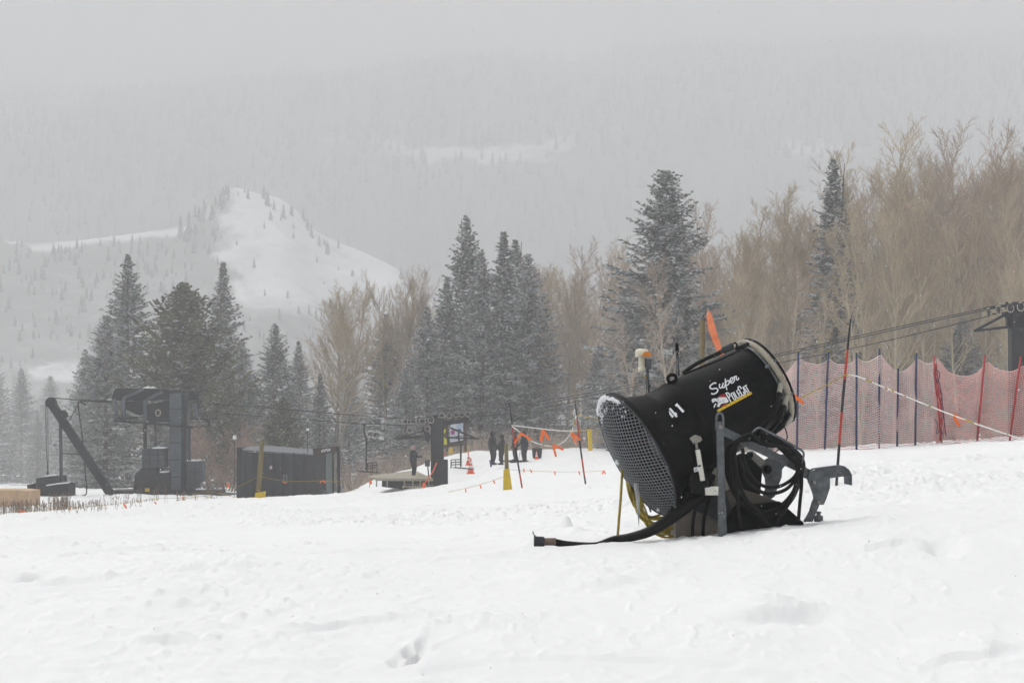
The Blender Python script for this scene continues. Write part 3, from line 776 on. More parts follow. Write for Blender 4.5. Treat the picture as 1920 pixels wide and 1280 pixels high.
letter(536,70,205,[[(0,.96),(1,.96)],[(.5,.96),(.5,0)]])
D.done('block_lettering',M['decal_white'])
D=Dec(); D.poly([c3(480,1118),(c3(512,1176)),c3(1428,684),c3(1398,625)],3); D.done('yellow_strip',M['decal_yellow'])
FONT={'S':[[(1,.85),(.5,1),(0,.8),(.1,.6),(.9,.4),(1,.2),(.5,0),(0,.15)]],'N':[[(0,0),(0,1),(1,0),(1,1)]],'O':[[(0,.2),(0,.8),(.5,1),(1,.8),(1,.2),(.5,0),(0,.2)]],'W':[[(0,1),(.25,0),(.5,.7),(.75,0),(1,1)]],
 'M':[[(0,0),(0,1),(.5,.4),(1,1),(1,0)]],'A':[[(0,0),(.5,1),(1,0)],[(.2,.35),(.8,.35)]],'K':[[(0,0),(0,1)],[(1,1),(0,.45),(1,0)]],'E':[[(1,1),(0,1),(0,0),(1,0)],[(0,.5),(.8,.5)]],'R':[[(0,0),(0,1),(.9,.9),(.9,.6),(0,.5),(1,0)]],
 'P':[[(0,0),(0,1),(.9,.95),(.9,.6),(0,.5)]]}
D=Dec(.0040)
for ch,(x,y) in zip('SNOWMAKER',[(515,1136),(622,1079),(733,1019),(850,958),(968,891),(1080,832),(1186,776),(1285,722),(1386,668)]):
    for sg in FONT[ch]:
        D.rib([c3(x+e1[0]*(a-.5)*26+e2[0]*(c-.5)*27,y+e1[1]*(a-.5)*26+e2[1]*(c-.5)*27) for a,c in sg],.62)
D.done('small_lettering',M['decal_black'])
D=Dec(.0020)
D.poly([c3(*p) for p in((522,752),(672,672),(738,768),(640,772))]); D.poly([c3(*p) for p in((585,1022),(700,948),(772,935),(625,1035))]); D.done('red_emblem',M['decal_red'])
D=Dec(.0032)
D.poly([c3(*p) for p in((340,850),(362,818),(425,800),(485,812),(535,772),(610,775),(735,772),(805,890),(760,918),(690,932),(632,938),(585,968),(552,1030),(530,1035),(482,1018),(500,985),(520,935),(470,880),(430,880),(385,925),(360,905))])
D.poly([c3(*p) for p in((440,935),(480,955),(445,990),(432,1035),(410,1055),(396,1030),(420,975))],1)
D.done('cat_emblem',M['decal_white'])
D=Dec(.0045)
for st in ([(540,790),(520,850),(500,900)],[(500,830),(470,850)],[(640,850),(665,905)],[(670,820),(690,850)],[(560,900),(610,880)],[(425,855),(400,850)],[(500,930),(560,900)],[(660,700),(640,740),(700,750),(665,705)]):
    D.rib([c3(*p) for p in st],.7)
D.done('emblem_linework',M['decal_black'])
def c1(x,y): return (1110+x/5.12,720+y/5.12)
D=Dec()
cn=lambda x,y:(1245+x/28.44,745+y/28.44)
D.poly([cn(*p) for p in((258,598),(350,545),(580,800),(640,792),(705,880),(675,918),(728,985),(715,1015),(640,1065))],1)
D.poly([cn(*p) for p in((252,680),(405,850),(425,915),(470,925),(540,1005),(420,1090),(380,1080),(310,985))],1)
D.poly([cn(*p) for p in((690,290),(1090,725),(1070,760),(1010,805),(970,790),(690,470),(635,475),(575,410))],1)
D.done('number_lettering',M['decal_white'])
# seam + eye
b=MB(); e=P(1260,712,14.28)
b.tube([e+V(math.cos(t)*.030,0,math.sin(t)*.030+.008) for t in [2*math.pi*k/20 for k in range(20)]],.0125,n=8,closed=True)
b.pxprism([(1252,711),(1258,714),(1264,711),(1268,709),(1267,717),(1252,721)],14.265,.03)
b.build('lifting_eye',M['black_paint'],gun)
# --- nozzle ring at the outlet: pale hose ring, inner rail, nozzles
b=MB(); ring=[aw(1.105,.338,2*math.pi*i/64) for i in range(64)]; b.tube(ring,.021,n=12,closed=True); rg=b.build('nozzle_ring',M['ring_hose'],gun)
b=MB(); b.tube([aw(1.14,.345,2*math.pi*i/64) for i in range(64)],.009,n=8,closed=True); b.build('outer_rail',M['black_rubber'],rg)
b=MB(); b.tube([aw(1.07,.328,2*math.pi*i/64) for i in range(64)],.008,n=8,closed=True)
for k in range(8): t=k*math.pi/4+.3; b.bar(aw(1.05,.325,t),aw(1.14,.352,t),.02,.012)
b.build('inner_rail',M['galv'],rg)
for k in range(24):
    t=2*math.pi*k/24; b=MB(); b.lathe(aw(1.1,.318,t),AX,[(0,.012),(.03,.012),(.03,.008),(.05,.006)],n=10); b.build('nozzle',M['steel'],rg)
for (pts) in ([(1466,712,14.28),(1464,722,14.24),(1461,736,14.22)],[(1478,731,14.3),(1475,745,14.26),(1470,760,14.22)]):
    b=MB(); b.tube([P(*p) for p in pts],[.017,.02,.019],n=10); b.build('hose_fitting',M['housing'],gun)
b=MB()
for pts in ([(1461,736,14.22),(1457,760,14.18),(1440,790,14.2),(1420,815,14.3)],[(1470,760,14.22),(1462,785,14.2),(1445,806,14.25),(1425,826,14.3)],[(1482,765,14.4),(1478,780,14.35),(1465,797,14.3),(1447,815,14.3),(1420,835,14.35)],[(1472,790,14.35),(1466,800,14.3),(1450,812,14.3)]):
    b.tube(catmull([P(*p) for p in pts],6),.017,n=8)
b.build('feed_hoses',M['black_rubber'],gun)
b=MB(); b.tube(catmull([P(1484,770,14.45),P(1480,783,14.4),P(1466,796,14.36)],5),.026,n=10); b.build('hose_elbow',M['housing'],gun)
b=MB()
for pts in ([(1466,795,14.3),(1473,805,14.28),(1476,820,14.28),(1470,832,14.3)],[(1448,810,14.3),(1460,826,14.28),(1462,838,14.3),(1452,848,14.32),(1440,846,14.32)],[(1430,832,14.3),(1440,836,14.28),(1462,838,14.28)],[(1432,824,14.3),(1430,838,14.3),(1436,850,14.3)]):
    b.tube(catmull([P(*p) for p in pts],5),.0045,n=6)
b.build('thin_cable',M['black_rubber'],gun)
# --- hose and valve on top
b=MB(); b.tube(catmull([P(1281,699,14.3),P(1296,690,14.25),P(1320,675,14.22),P(1342,664,14.2),P(1350,659,14.2)],6),[.006]*4+[.014]*21,n=8) if False else b.tube(catmull([P(1281,699,14.3),P(1296,688,14.25),P(1320,674,14.22),P(1342,664,14.2),P(1352,659,14.2)],6),.0145,n=10)
b.tube(catmull([P(1283,701,14.28),P(1310,690,14.2),P(1345,676,14.15),P(1372,664,14.15),P(1388,657,14.2)],6),.009,n=8)
b.build('top_hose',M['black_rubber'],gun)
b=MB(); b.tube([P(1350,660,14.2),P(1354,658,14.2),P(1356,657,14.2),P(1372,649,14.2),P(1375,648,14.2)],[.016,.016,.026,.026,.018],n=14); b.build('valve_body',M['dark_metal'],gun)
b=MB(); 
for q in((1339,667),(1345,664),(1350,661)): b.tube([P(q[0],q[1]-4,14.2),P(q[0]+2,q[1]+4,14.2)],.011,n=8)
b.build('hose_clamp',M['galv'],gun)
b=MB(); b.tube(catmull([P(1375,651,14.2),P(1374,645,14.19),P(1379,643,14.19),P(1382,648,14.19),P(1380,655,14.2)],6),.0065,n=8); b.tube(catmull([P(1381,654,14.22),P(1392,650,14.25),P(1402,645,14.3)],5),.017,n=10); b.build('valve_loop',M['black_rubber'],gun)
# --- two masts behind the barrel
b=MB(); b.tube([P(1217,740,14.6),P(1214,690,14.6)],.0085,n=10); b.tube([P(1216.5,726,14.6),P(1216.3,721,14.6)],.016,n=12); b.tube([P(1212,741,14.62),P(1212,690,14.62)],.004,n=6)
m1=b.build('sensor_mast',M['galv'],gun)
b=MB(); b.box(P(1216,683,14.6),(.038,.03,.075)); b.box(P(1209,681,14.6),(.03,.012,.07)); 
for q in((1213,676),(1220,676),(1213,688),(1220,688)): b.lathe(P(q[0],q[1],14.583),(0,-1,0),[(0,.004),(.004,.004)],n=8)
b.build('bracket_plate',M['galv'],m1)
b=MB(); c=P(1203,698,14.58)
b.lathe(c,(0.02,0,1),[(0,.026),(.038,.027),(.0385,.0235),(.042,.0235),(.113,.0235),(.113,.047),(.155,.049),(.166,.044),(.172,.03),(.174,0)],n=32)
b.build('precipitation_sensor',M['cream'],m1)
b=MB(); b.prism([P(1203,668,14.52),P(1208.5,659,14.52),P(1218,659,14.52),P(1223,667,14.52),P(1216,668.5,14.52)],(0,.07,0)); b.build('orange_cap',M['orange_lamp'],m1,bevel=.002)
b=MB(); b.tube(catmull([P(1206,699,14.6),P(1204.5,704,14.6),P(1207,707,14.6),P(1211,704,14.6),P(1211.5,712,14.6)],5),.003,n=6); b.build('yellow_wire',M['yellow_rope'],m1)
b=MB(); b.tube([P(1273,705,14.6),P(1270,660,14.6)],.0075,n=8); b.tube([P(1268,704,14.61),P(1268,660,14.61)],.003,n=5)
b.lathe(P(1269.5,660,14.6),(0,0,1),[(0,.012),(0,.036),(.004,.038),(.007,.03),(.007,0)],n=20)
for q in(-.028,.028): b.tube([P(1269.5,660,14.6)+V(q,0,-.016),P(1269.5,660,14.6)+V(q,0,0)],.004,n=6)
m2=b.build('antenna_mast',M['galv'],gun)
b=MB(); b.lathe(P(1269.5,658,14.6),(-.02,0,1),[(0,.0145),(.055,.011),(.06,.008),(.06,0)],n=20); b.build('antenna',M['black_rubber'],m2)
# --- frame
b=MB(); d=13.93
b.bar(P(1349.5,790,d),P(1353,945,d),.052,.05); b.bar(P(1353.2,944,d),P(1355,1012,d),.058,.056)
post=b.build('frame_post',M['galv'],gun,bevel=.004)
b=MB(); b.tube(catmull([P(1343.5,806,d-.03),P(1343,786,d-.03),P(1345,777,d-.03),P(1349.5,774.5,d-.03),P(1354,777,d-.03),P(1356,786,d-.03),P(1356,800,d-.03)],5),.0085,n=8); b.build('lifting_loop',M['galv'],post)
b=MB(); b.lathe(P(1351.5,800,d-.026),(0,-1,0),[(0,.018),(.006,.018),(.006,.012),(.014,.012)],n=6); b.build('bolt',M['steel'],post)
b=MB(); b.bar(P(1352,806,13.96),P(1508,882,14.02),.056,.05); b.build('diagonal_arm',M['galv'],gun,bevel=.004)
b=MB(); b.tube(catmull([P(1404,824,13.9),P(1410,812,13.88),P(1418,804,13.87),P(1428,803,13.86),P(1460,819,13.85),P(1495,839,13.85),P(1505,846,13.85),P(1507,853,13.86),P(1503,866,13.88),P(1494,872,13.92)],6),.0078,n=10); b.build('hanger_bar',M['galv'],gun)
c6=lambda x,y:(1340+x/4.92,780+y/4.92)
def plate(name,pts,dd,th,m,parent=gun,bev=.003):
    b=MB(); b.pxprism([c6(*p) for p in pts],dd,th); return b.build(name,m,parent,bevel=bev)
hook=plate('hook_bracket',[(905,505),(945,480),(1140,460),(1190,470),(1232,505),(1250,545),(1200,553),(1065,572),(1065,660),(1030,765),(1008,815),(968,815),(905,972),(826,974),(880,880),(903,800),(920,760),(915,720),(890,650),(868,600),(868,540)],13.98,.014,M['galv'])
b=MB()
edge=[(862,560),(868,525),(903,485),(1140,453),(1188,463),(1230,495),(1255,540),(1255,635)]
for a,c in zip(edge,edge[1:]): b.bar(P(*c6(*a),13.975),P(*c6(*c),13.975),.008,.07,up=(0,1,0))
e2_=[(862,560),(868,600),(890,650),(915,720),(920,760),(903,800),(880,880),(826,974)]
for a,c in zip(e2_,e2_[1:]): b.bar(P(*c6(*a),13.975),P(*c6(*c),13.975),.008,.07,up=(0,1,0))
b.pxprism([c6(*p) for p in((1200,556),(1255,540),(1255,636),(1205,625))],13.96,.05)
b.build('flange',M['galv'],hook)
b=MB()
for q in((915,610),(958,795)): b.lathe(P(*c6(*q),13.98),(0,-1,0),[(0,.017),(.008,.017),(.008,.01),(.016,.009)],n=6)
b.build('bolt',M['steel'],hook)
b=MB(); b.lathe(P(*c6(958,972),13.99),(0,0,1),[(0,.032),(.04,.032),(.045,.016),(.06,.014),(.06,.02),(.07,.02),(.074,0)],n=8); b.build('stub_valve',M['galv'],gun)
b=MB(); b.bar(P(1505,884,14.0),P(1528,894,14.0),.07,.05); b.build('arm_end',M['galv'],gun,bevel=.004)
far=plate('rear_bracket',[(462,400),(540,358),(690,345),(700,410),(640,470),(622,490),(620,560),(582,660),(555,740),(505,775),(440,745),(470,650),(462,570),(430,500),(395,510),(420,440)],14.55,.015,M['galv'])
b=MB(); b.lathe(P(*c6(487,490),14.545),(0,-1,0),[(0,.032),(.012,.032),(.02,.02),(.02,.01),(.03,.01)],n=20); b.build('bolt',M['black_rubber'],far)
side=plate('side_plate',[(255,380),(345,318),(470,410),(465,430),(290,575),(262,540)],14.4,.012,M['steel'])
b=MB()
for q,r in(((322,360),.026),((290,378),.006),((295,400),.006),((345,345),.006)): b.lathe(P(*c6(*q),14.395),(0,-1,0),[(0,r),(.01,r),(.014,r*.5)],n=12)
b.build('bolt',M['black_rubber'],side)
b=MB(); b.lathe(P(1362,896,14.3),(-.2,-1,.05),[(0,0),(0,.05),(.01,.085),(.12,.09),(.2,.09)],n=28); b.build('motor_end',M['housing'],gun)
# yoke and underside: barrel mount, black plates enlarged to fill in shade
b=MB(); b.pxprism([(1285,880),(1330,870),(1400,850),(1430,880),(1425,935),(1300,940)],14.25,.3); b.pxprism([(1262,880),(1300,850),(1345,880),(1345,935),(1300,948),(1280,930),(1270,920)],14.2,.25); b.pxprism([(1345,860),(1368,862),(1368,905),(1345,912)],14.2,.2); b.build('yoke_shade',M['black_paint'],gun,bevel=.01)
b=MB(); b.bar(P(1300,890,14.05),P(1335,905,14.05),.12,.12); b.build('pivot_block',M['black_paint'],gun,bevel=.01)
# base boxes
b=MB(); b.prism([P(1266,962,14.15),P(1300,935,14.15),P(1345,931,14.15),P(1346,1015,14.15),P(1267,1022,14.15)],(0,.6,0)); base=b.build('base_box',M['base_steel'],gun,bevel=.006)
b=MB(); b.prism([P(1297,930,14.1),P(1346,921,14.1),P(1362,924,14.1),P(1372,955,14.1),P(1345,975,14.1),P(1303,955,14.1)],(0,.5,0)); b.build('shroud',M['dark_metal'],gun,bevel=.006)
b=MB(); b.prism([P(1360,921,14.2),P(1376,912,14.2),P(1420,925,14.2),P(1462,941,14.2),P(1462,1005,14.2),P(1360,1012,14.2)],(0,.55,0)); b.build('control_cabinet',M['base_steel'],gun,bevel=.006)
b=MB(); b.prism([P(1360,976,14.05),P(1384,946,14.05),P(1425,944,14.05),P(1463,940,14.05),P(1507,979,14.05),P(1507,1000,14.05),P(1360,1020,14.05)],(0,.12,0)); b.build('skirt',M['black_paint'],gun,bevel=.004)
# actuator
b=MB(); b.bar(P(1307.5,842,13.93),P(1317.5,901,13.93),.034,.034); act=b.build('actuator',M['white_plastic'],gun,bevel=.006)
b=MB(); b.bar(P(1305,826,13.93),P(1307,843,13.93),.016,.016); b.build('rod',M['steel'],act)
b=MB(); b.pxprism([(1293,822),(1301,816),(1305,815),(1314,818),(1317,824),(1312,829),(1305,830),(1303,827),(1301,833),(1298,828)],13.9,.06); b.build('clevis',M['steel'],act,bevel=.003)
b=MB(); b.bar(P(1304.5,844,13.94),P(1307.5,866,13.94),.012,.03); b.bar(P(1303,843,13.93),P(1312,841,13.93),.01,.03); b.build('collar',M['black_rubber'],act)
b=MB(); b.pxprism([(1300.5,876.5),(1311,874),(1312.5,882),(1302,885)],13.9,.002); tg=b.build('label_tag',M['decal_white'],act)
b=MB()
for k in range(4): b.bar(P(1302.5,878.6+k*1.6,13.897),P(1309-(k%2)*2,877.2+k*1.6,13.897),.0022,.001)
b.bar(P(1309,874,13.9),P(1314,872,13.9),.012,.004); b.build('tag_print',M['decal_black'],act)
b=MB(); b.pxprism([(1296,880),(1312,884),(1328,900),(1331,922),(1318,928),(1298,926),(1290,905)],13.95,.1); b.build('actuator_motor',M['black_rubber'],act,bevel=.01)
b=MB(); b.pxprism([(1322,914),(1332,913),(1333,911.5),(1347,911.5),(1347,928),(1323,928)],13.9,.02); b.lathe(P(1341,920,13.9),(0,-1,0),[(0,.005),(.002,.005)],n=8,mi=1); b.lathe(P(1325,921,13.9),(0,-1,0),[(0,.012),(.012,.012)],n=10); b.build('pale_bracket',[M['white_plastic'],M['black_rubber']],gun,bevel=.002)
# cables running down over the base box
b=MB()
for x0,x1 in((1312,1302),(1331,1322)):
    b.tube(catmull([P(x0,930,14.05),P((x0+x1)/2-3,955,14.02),P(x1-3,980,14.05),P(x1-4,1012,14.1)],6),.0125,n=8)
b.build('base_cable',M['black_rubber'],gun)
# --- black hose coil hanging on the hanger bar (separate thing)
rn=random.Random(12)
b=MB()
loops=[]
def loop(cx,cy,rx,ry,dd,rot=0,wob=.04,n=18,a0=0,a1=2*math.pi):
    out=[]
    for i in range(n+1):
        t=a0+(a1-a0)*i/n; k=1+wob*math.sin(2*t+rot*3)
        x=math.cos(t)*rx*k; y=math.sin(t)*ry*k
        out.append(P(cx+x*math.cos(rot)-y*math.sin(rot),cy+x*math.sin(rot)+y*math.cos(rot),dd+.02*math.sin(t+rot)))
    return out
for k in range(7):
    c=[(1436+k*.5,833-k),(1408-k*2.2,816+k*1.6),(1384-k*2.2,830+k*1.2),(1375-k*2.4,870),(1382-k*2,915),(1402,948+k*1.5),(1440,958+k*1.8),(1478,935+k*2),(1497+k*1.2,895),(1492+k*2,862-k),(1470,838-k*1.4)]
    b.tube(catmull([P(x+rn.uniform(-2,2),y+rn.uniform(-2,2),13.86+.02*k+rn.uniform(-.02,.02)) for x,y in c],6,True),.0135,n=8,closed=True)
for c in ([(1392,840),(1398,872),(1415,900),(1440,913),(1465,910),(1490,893),(1500,868)],[(1388,850),(1396,895),(1418,917),(1445,925),(1475,916),(1498,890)],
          [(1378,855),(1384,900),(1400,935),(1425,962),(1440,985)],[(1502,870),(1503,905),(1500,940),(1497,975)],[(1498,870),(1490,915),(1478,945),(1455,980)],[(1382,900),(1384,945),(1390,990)]):
    b.tube(catmull([P(x,y,13.82) for x,y in c],7),.0125,n=8)
b.build('hose_coil_',M['black_rubber']); o=bpy.data.objects['hose_coil_']; o.name='hose_coil'; tag(o,'thick coil of black hose hung over the galvanized bar of the snow gun','hose')
b=MB()
for k in range(4): b.tube(catmull([P(1425+k*2,812+k*5,13.93),P(1452+k*2,822+k*4,13.9),P(1480,842+k*4,13.88),P(1500,866+k*2,13.87)],6),.021,n=8)
tag(b.build('hose_bundle',M['black_rubber']),'bundle of fat black hoses under the bar top of the snow gun','hose')
# --- yellow cable coil hanging below the intake
b=MB()
for k in range(10):
    c=[(1188+k*1.4,850),(1172+k*2.0,885),(1178+k*2.4,915+k*1.5),(1188+k*2.6,945+k*3.8),(1212+k*3,966+k*4.2),(1245+k*2,964+k*4),(1266,945+k*3),(1255,915),(1225,880),(1200,850)]
    b.tube(catmull([P(x+rn.uniform(-4,4),y+rn.uniform(-4,4),(14.55 if y>900 and not (y<925 and x>1196) else 14.98)+rn.uniform(-.06,.06)) for x,y in c],6,True),.0085,n=7,closed=True)
for c in ([(1200,930),(1212,960),(1222,985),(1262,1005)],[(1215,975),(1235,995),(1262,990)],[(1228,1002),(1250,990),(1262,978),(1260,960)],[(1225,985),(1240,992),(1262,988)],[(1190,915),(1205,955),(1232,990),(1258,1004),(1268,1005)]):
    b.tube(catmull([P(x,y,14.35) for x,y in c],6),.0068,n=7)
tag(b.build('cable_coil',M['yellow_cable']),'loose coil of yellow electric cable hanging under the fan grille','cable')
b=MB(); b.tube([P(1167,876,14.45),P(1164,930,14.4),P(1158,1006,14.3)],.0095,n=8); tag(b.build('hanging_rope',M['yellow_cable']),'taut yellow cord running straight down to the black hose','cord')
b=MB(); b.tube([P(1193,905,14.3),P(1196,935,14.3),P(1198,988,14.3)],[.02,.014,.001],n=8); tag(b.build('icicle',M['ice']),'long icicle hanging from the yellow cable coil','icicle')
# --- big black water hose lying on the snow
pts=[P(1330,918,14.05),P(1295,945,14.0),P(1250,977,13.95),P(1215,997,13.95),P(1180,1007,14.0)]
x=[(1150,14.05),(1120,14.0),(1090,13.98),(1060,13.98),(1037,13.97)]
for px,dd in x:
    p=G(px,dd); p.z+= {1150:.03,1120:-.012,1090:.002,1060:.022,1037:.038}[px]; pts.append(p)
b=MB(); cc=catmull(pts,6); b.tube(cc,[.04 if i<14 else max(.025,.04-.0009*(i-14)) for i in range(len(cc))],n=14)
for (x,y) in((2,-9),(6,-16)):
    b.tube(catmull([P(1330+x,915+y*.5,14.06),P(1296+x,940+y,14.08),P(1262+x,964+y,14.1),P(1240+x,985+y*.3,14.05),P(1215,998,14.0)],6),.024,n=10)
b2=b.build('water_hose',M['black_rubber']); tag(b2,'fat black water hose running from the snow gun down onto the snow','hose')
e0=pts[-1]; b=MB(); b.tube([e0+V(.02,0,0),e0+V(-.06,0,0)],.027,n=14); b.build('hose_sleeve',M['stalk'],b2)
b=MB(); b.tube([e0+V(-.06,0,0),e0+V(-.07,0,.0),e0+V(-.12,0,0.002),e0+V(-.122,0,.002),e0+V(-.135,0,.002)],[.03,.037,.037,.042,.042],n=14); cp=b.build('coupling',M['dark_metal'],b2)
b=MB(); b.tube([e0+V(-.125,-.02,.04),e0+V(-.138,-.02,.055),e0+V(-.142,-.02,.075)],.004,n=6); b.build('coupling_lever',M['dark_metal'],cp)
# ------------------------------------------------------------------ poles, ropes, posts
def marker(px0,py0,px1,py1,d,bands,label,r=.0155):
    o=thing('slalom_pole',label,'pole',P(px1,py1,d),'black and red slalom poles'); b=MB(); d2=d
    ts=[0]+bands+[1]; A=P(px0,py0,d); B=P(px1,py1,d); B=B+(B-A).normalized()*.12
    for i,(a,c) in enumerate(zip(ts,ts[1:])):
        pts=[A.lerp(B,a+(c-a)*k/3)+V(-.012*math.sin(math.pi*(a+(c-a)*k/3)),0,0) for k in range(4)]
        b.tube(pts,[r*(.6+.4*min(1,(a+(c-a)*k/3)*3)) for k in range(4)],n=10,mi=i%2)
    b.build('shaft',[M['pole_black'],M['pole_red']],o); return o
marker(955,755,980,920,45,[.25,.48,.75,.975],'leftmost black and red slalom pole, leaning left beside the padded wooden post',.02)
marker(1078,750,1098,907,45,[.21,.445,.655,.86],'black and red slalom pole between the leftmost one and the fan grille',.02)
marker(1595,597,1568,918,23,[.17,.335,.515,.69,.92],'tall black and red slalom pole standing behind the snow gun hook',.0165)
def ribbon(parent,p,l,a,w=.035,m='orange_tape',curl=.3):
    b=MB(); pts=[]
    for k in range(5):
        t=k/4; pts.append(p+V(math.cos(a)*l*t,.02*math.sin(t*3),-math.sin(a)*l*t-curl*l*t*t*.3))
    vs=[];n=V(math.sin(a),0,math.cos(a))
    for k,q in enumerate(pts): 
        tw=.3*math.sin(k*1.3+l*50); nn=n*math.cos(tw)+V(0,1,0)*math.sin(tw); vs+=[q+nn*w/2,q-nn*w/2]
    fs=[(2*i,2*i+2,2*i+3,2*i+1) for i in range(4)]
    b.add(vs,fs,0,True); b.add([v+V(0,.002,0) for v in vs],[f[::-1] for f in fs],0,True)
    return b.build('flag_ribbon',M[m],parent)
def rope(name,label,pts,mats,r=.008,flags=[],group=None,fl=.3,fw=.035,cat='rope'):
    """pts (px,py,d); two-colour ropes alternate short lengths"""
    c=catmull([P(*p) for p in pts],8); b=MB()
    if len(mats)==1: b.tube(c,r,n=6)
    else:
        q=[c[0]]
        for a_,b_ in zip(c,c[1:]):
            n=max(1,int((b_-a_).length/(.0006*c[0].y))); q+=[a_.lerp(b_,(i+1)/n) for i in range(n)]
        rr=random.Random(len(q)); i=0
        while i<len(q)-1:
            j=min(len(q)-1,i+rr.randint(1,5)); b.tube(q[i:j+1],r,n=5,caps=False,mi=rr.choice([0,0,0,1])); i=j
    o=b.build(name,[M[m] for m in mats]); tag(o,label,cat,group)
    for (px,py,d,a1,*rest) in flags:
        for a in ([a1] if not rest else [a1,rest[0]]): ribbon(o,P(px,py,d),fl,math.radians(a),fw)
    return o
rope('rope','taut white rope between the two leaning slalom poles',[(959,797,44.95),(1010,803,44.95),(1050,807,44.95),(1083,808,44.95)],['white_rope'],.014,[(1018,806,44.9,100,55)],None,.24,.065)
rope('rope','slack yellow and white rope sagging below the taut white rope',[(960,799,44.9),(978,812,44.9),(996,826,44.9),(1015,833,44.9),(1035,836,44.9),(1055,829,44.9),(1070,812,44.9),(1078,790,44.9),(1081,779,44.9)],['white_rope','yellow_rope'],.012,[(977,812,44.85,125,30),(1037,834,44.85,20,75),(1071,811,44.85,35,62)],None,.25,.05)
rope('rope','short upper yellow rope running from the slalom pole behind the fan grille',[(1083,777,44.9),(1105,782,48),(1150,790,52)],['yellow_rope'],.013)
rope('rope','short lower yellow rope passing the yellow post behind the fan grille',[(1084,808,44.9),(1102,806,55),(1150,807,60)],['yellow_rope'],.014)
rope('rope','yellow rope rising from behind the nozzle ring to the tall slalom pole',[(1480,755,19),(1505,744,20),(1545,724,21.5),(1586,702,22.95)],['yellow_rope'],.006,[(1486,738,18.5,38)],None,.13,.028)
rope('rope','long white and yellow rope slanting down to the right frame edge past the nets',[(1586,702,22.95),(1610,706,22.8),(1660,727,22.5),(1740,760,22),(1800,783,21.6),(1870,808,21.2),(1960,836,20.8)],['white_rope','yellow_rope'],.0085,[(1787,776,21.7,60,25)],None,.14,.03)
def padded(px0,py0,px1,py1,d,pad,label,w=.11):
    o=thing('padded_post',label,'post',P(px1,py1,d),'wooden posts with yellow pads'); b=MB()
    A=P(px0,py0,d); B=P(px1,py1+3,d); b.tube([A,A.lerp(B,.5),B],[w*.9,w,w*1.05],n=12); b.build('wooden_post',M['wood_post'],o)
    pts,dd,th=pad; b=MB(); b.pxprism(pts,dd,th); b.build('yellow_pad',M['yellow_pad'],o,bevel=.03); return o
padded(491.5,823,484,934,73,([(478,924),(496,921),(495,936),(477,937)],72.7,.45),'leaning wooden post with small square yellow pad in front of the shelter',.09)
padded(949,831,951,916,62,([(944,880),(955,878),(961,921),(943,923)],61.75,.4),'wooden post with tall yellow foot pad beside the group of people',.065)
o=thing('padded_post','slim all yellow post left of the fan grille under a wire','post',P(1105,842,92),'wooden posts with yellow pads'); b=MB(); b.tube([P(1105,804,92),P(1107,845,92)],.1,n=12); b.build('yellow_pad',M['yellow_pad'],o); b=MB(); b.tube([P(1102,784,92),P(1103,805,92)],.012,n=5); b.build('wire',M['dark_metal'],o)
for px,py,d,w,h,lb in((592,846,0,0,0,''),):
    pass
for i,(px0,y0,y1,lb) in enumerate([(845,838,849,'small yellow pad low under the map board'),(874,834,847,'small yellow pad at the right foot of the map board')]):
    b=MB(); b.pxprism([(px0-3,y0+2),(px0+3,y0),(px0+4,y1),(px0-4,y1+1)],116,.35); tag(b.build('yellow_pad',M['yellow_pad'],bevel=.03),lb,'pad')
# windsock post
o=thing('windsock_post','wooden post with metal bracket rising behind the snow gun, beside the orange windsock','post',G(1317,50)); b=MB()
b.tube([G(1316,50,-.2),P(1317,600,50)],.07,n=12); b.build('wooden_post',M['wood_post'],o)
b=MB(); b.tube([P(1317,600,50),P(1318,592,50),P(1328,582,50)],.012,n=5); b.tube([P(1318,592,50),P(1325,604,50)],.012,n=5); b.build('bracket',M['dark_metal'],o)
b=MB(); vs=[]
prof=[((1328,583),2.5),((1330,592),6.5),((1332,603),8.5),((1336,620),9),((1342,638),8),((1349,655),7),((1353,667),6)]
b.tube([P(x,y,49.9) for (x,y),w in prof],[w*.78/F*50 for _,w in prof],n=12); ws=b.build('windsock',M['orange_sock']); tag(ws,'limp orange windsock hanging from the post above the snow gun','windsock')
# low rope lines on the snow
rope('rope','thin yellow rope across the shelter front to the padded post',[(430,918,72),(455,908,72.5),(487,894,73),(520,900,73),(560,902,73),(605,901,73),(650,903,73)],['yellow_rope'],.007,[(530,903,72.9,20),(605,900,72.9,140,40)],'low rope lines on the snow',.13,.04)
rope('rope','low yellow rope from the drive tower along the snow to the padded post',[(330,938,75),(380,930,75),(420,936,74.5),(482,931,73)],['yellow_rope'],.01,[(391,937,74.8,70),(427,936,74.8,60)],'low rope lines on the snow',.16,.05)
rope('rope','faint rope line with orange flags climbing toward the post with tall yellow foot',[(840,922,66),(873,915,65),(900,908,64),(925,900,63),(944,893,62)],['yellow_rope'],.007,[(873,916,64.9,85),(900,909,63.9,70),(925,900,62.9,65)],'low rope lines on the snow',.11,.04)
rope('rope','faint rope line with orange flags between the two slalom poles',[(952,880,62),(985,882,61.5),(1040,884,61),(1090,884,60.5),(1135,882,60)],['yellow_rope'],.006,[(982,878,61.4,85),(994,880,61.4,60),(1040,883,60.9,80),(1085,883,60.4,70),(1132,882,59.9,120,60)],'low rope lines on the snow',.11,.04)
rope('rope','yellow rope with orange flags around the drive tower deck',[(300,934,80),(345,932,80),(390,921,80),(440,932,79)],['yellow_rope'],.009,[(343,931,79.9,80),(240,0,0,0)][:1],'low rope lines on the snow',.2,.07)
rope('rope','yellow rope running along the dry stalks at far left',[(-20,960,66),(50,958,66),(130,951,67),(200,946,68),(300,934,70)],['yellow_rope'],.008,[(40,957,65.9,120,20),(131,952,66.9,85),(232,944,68.8,60),(290,940,69.8,60)],'low rope lines on the snow',.2,.06)
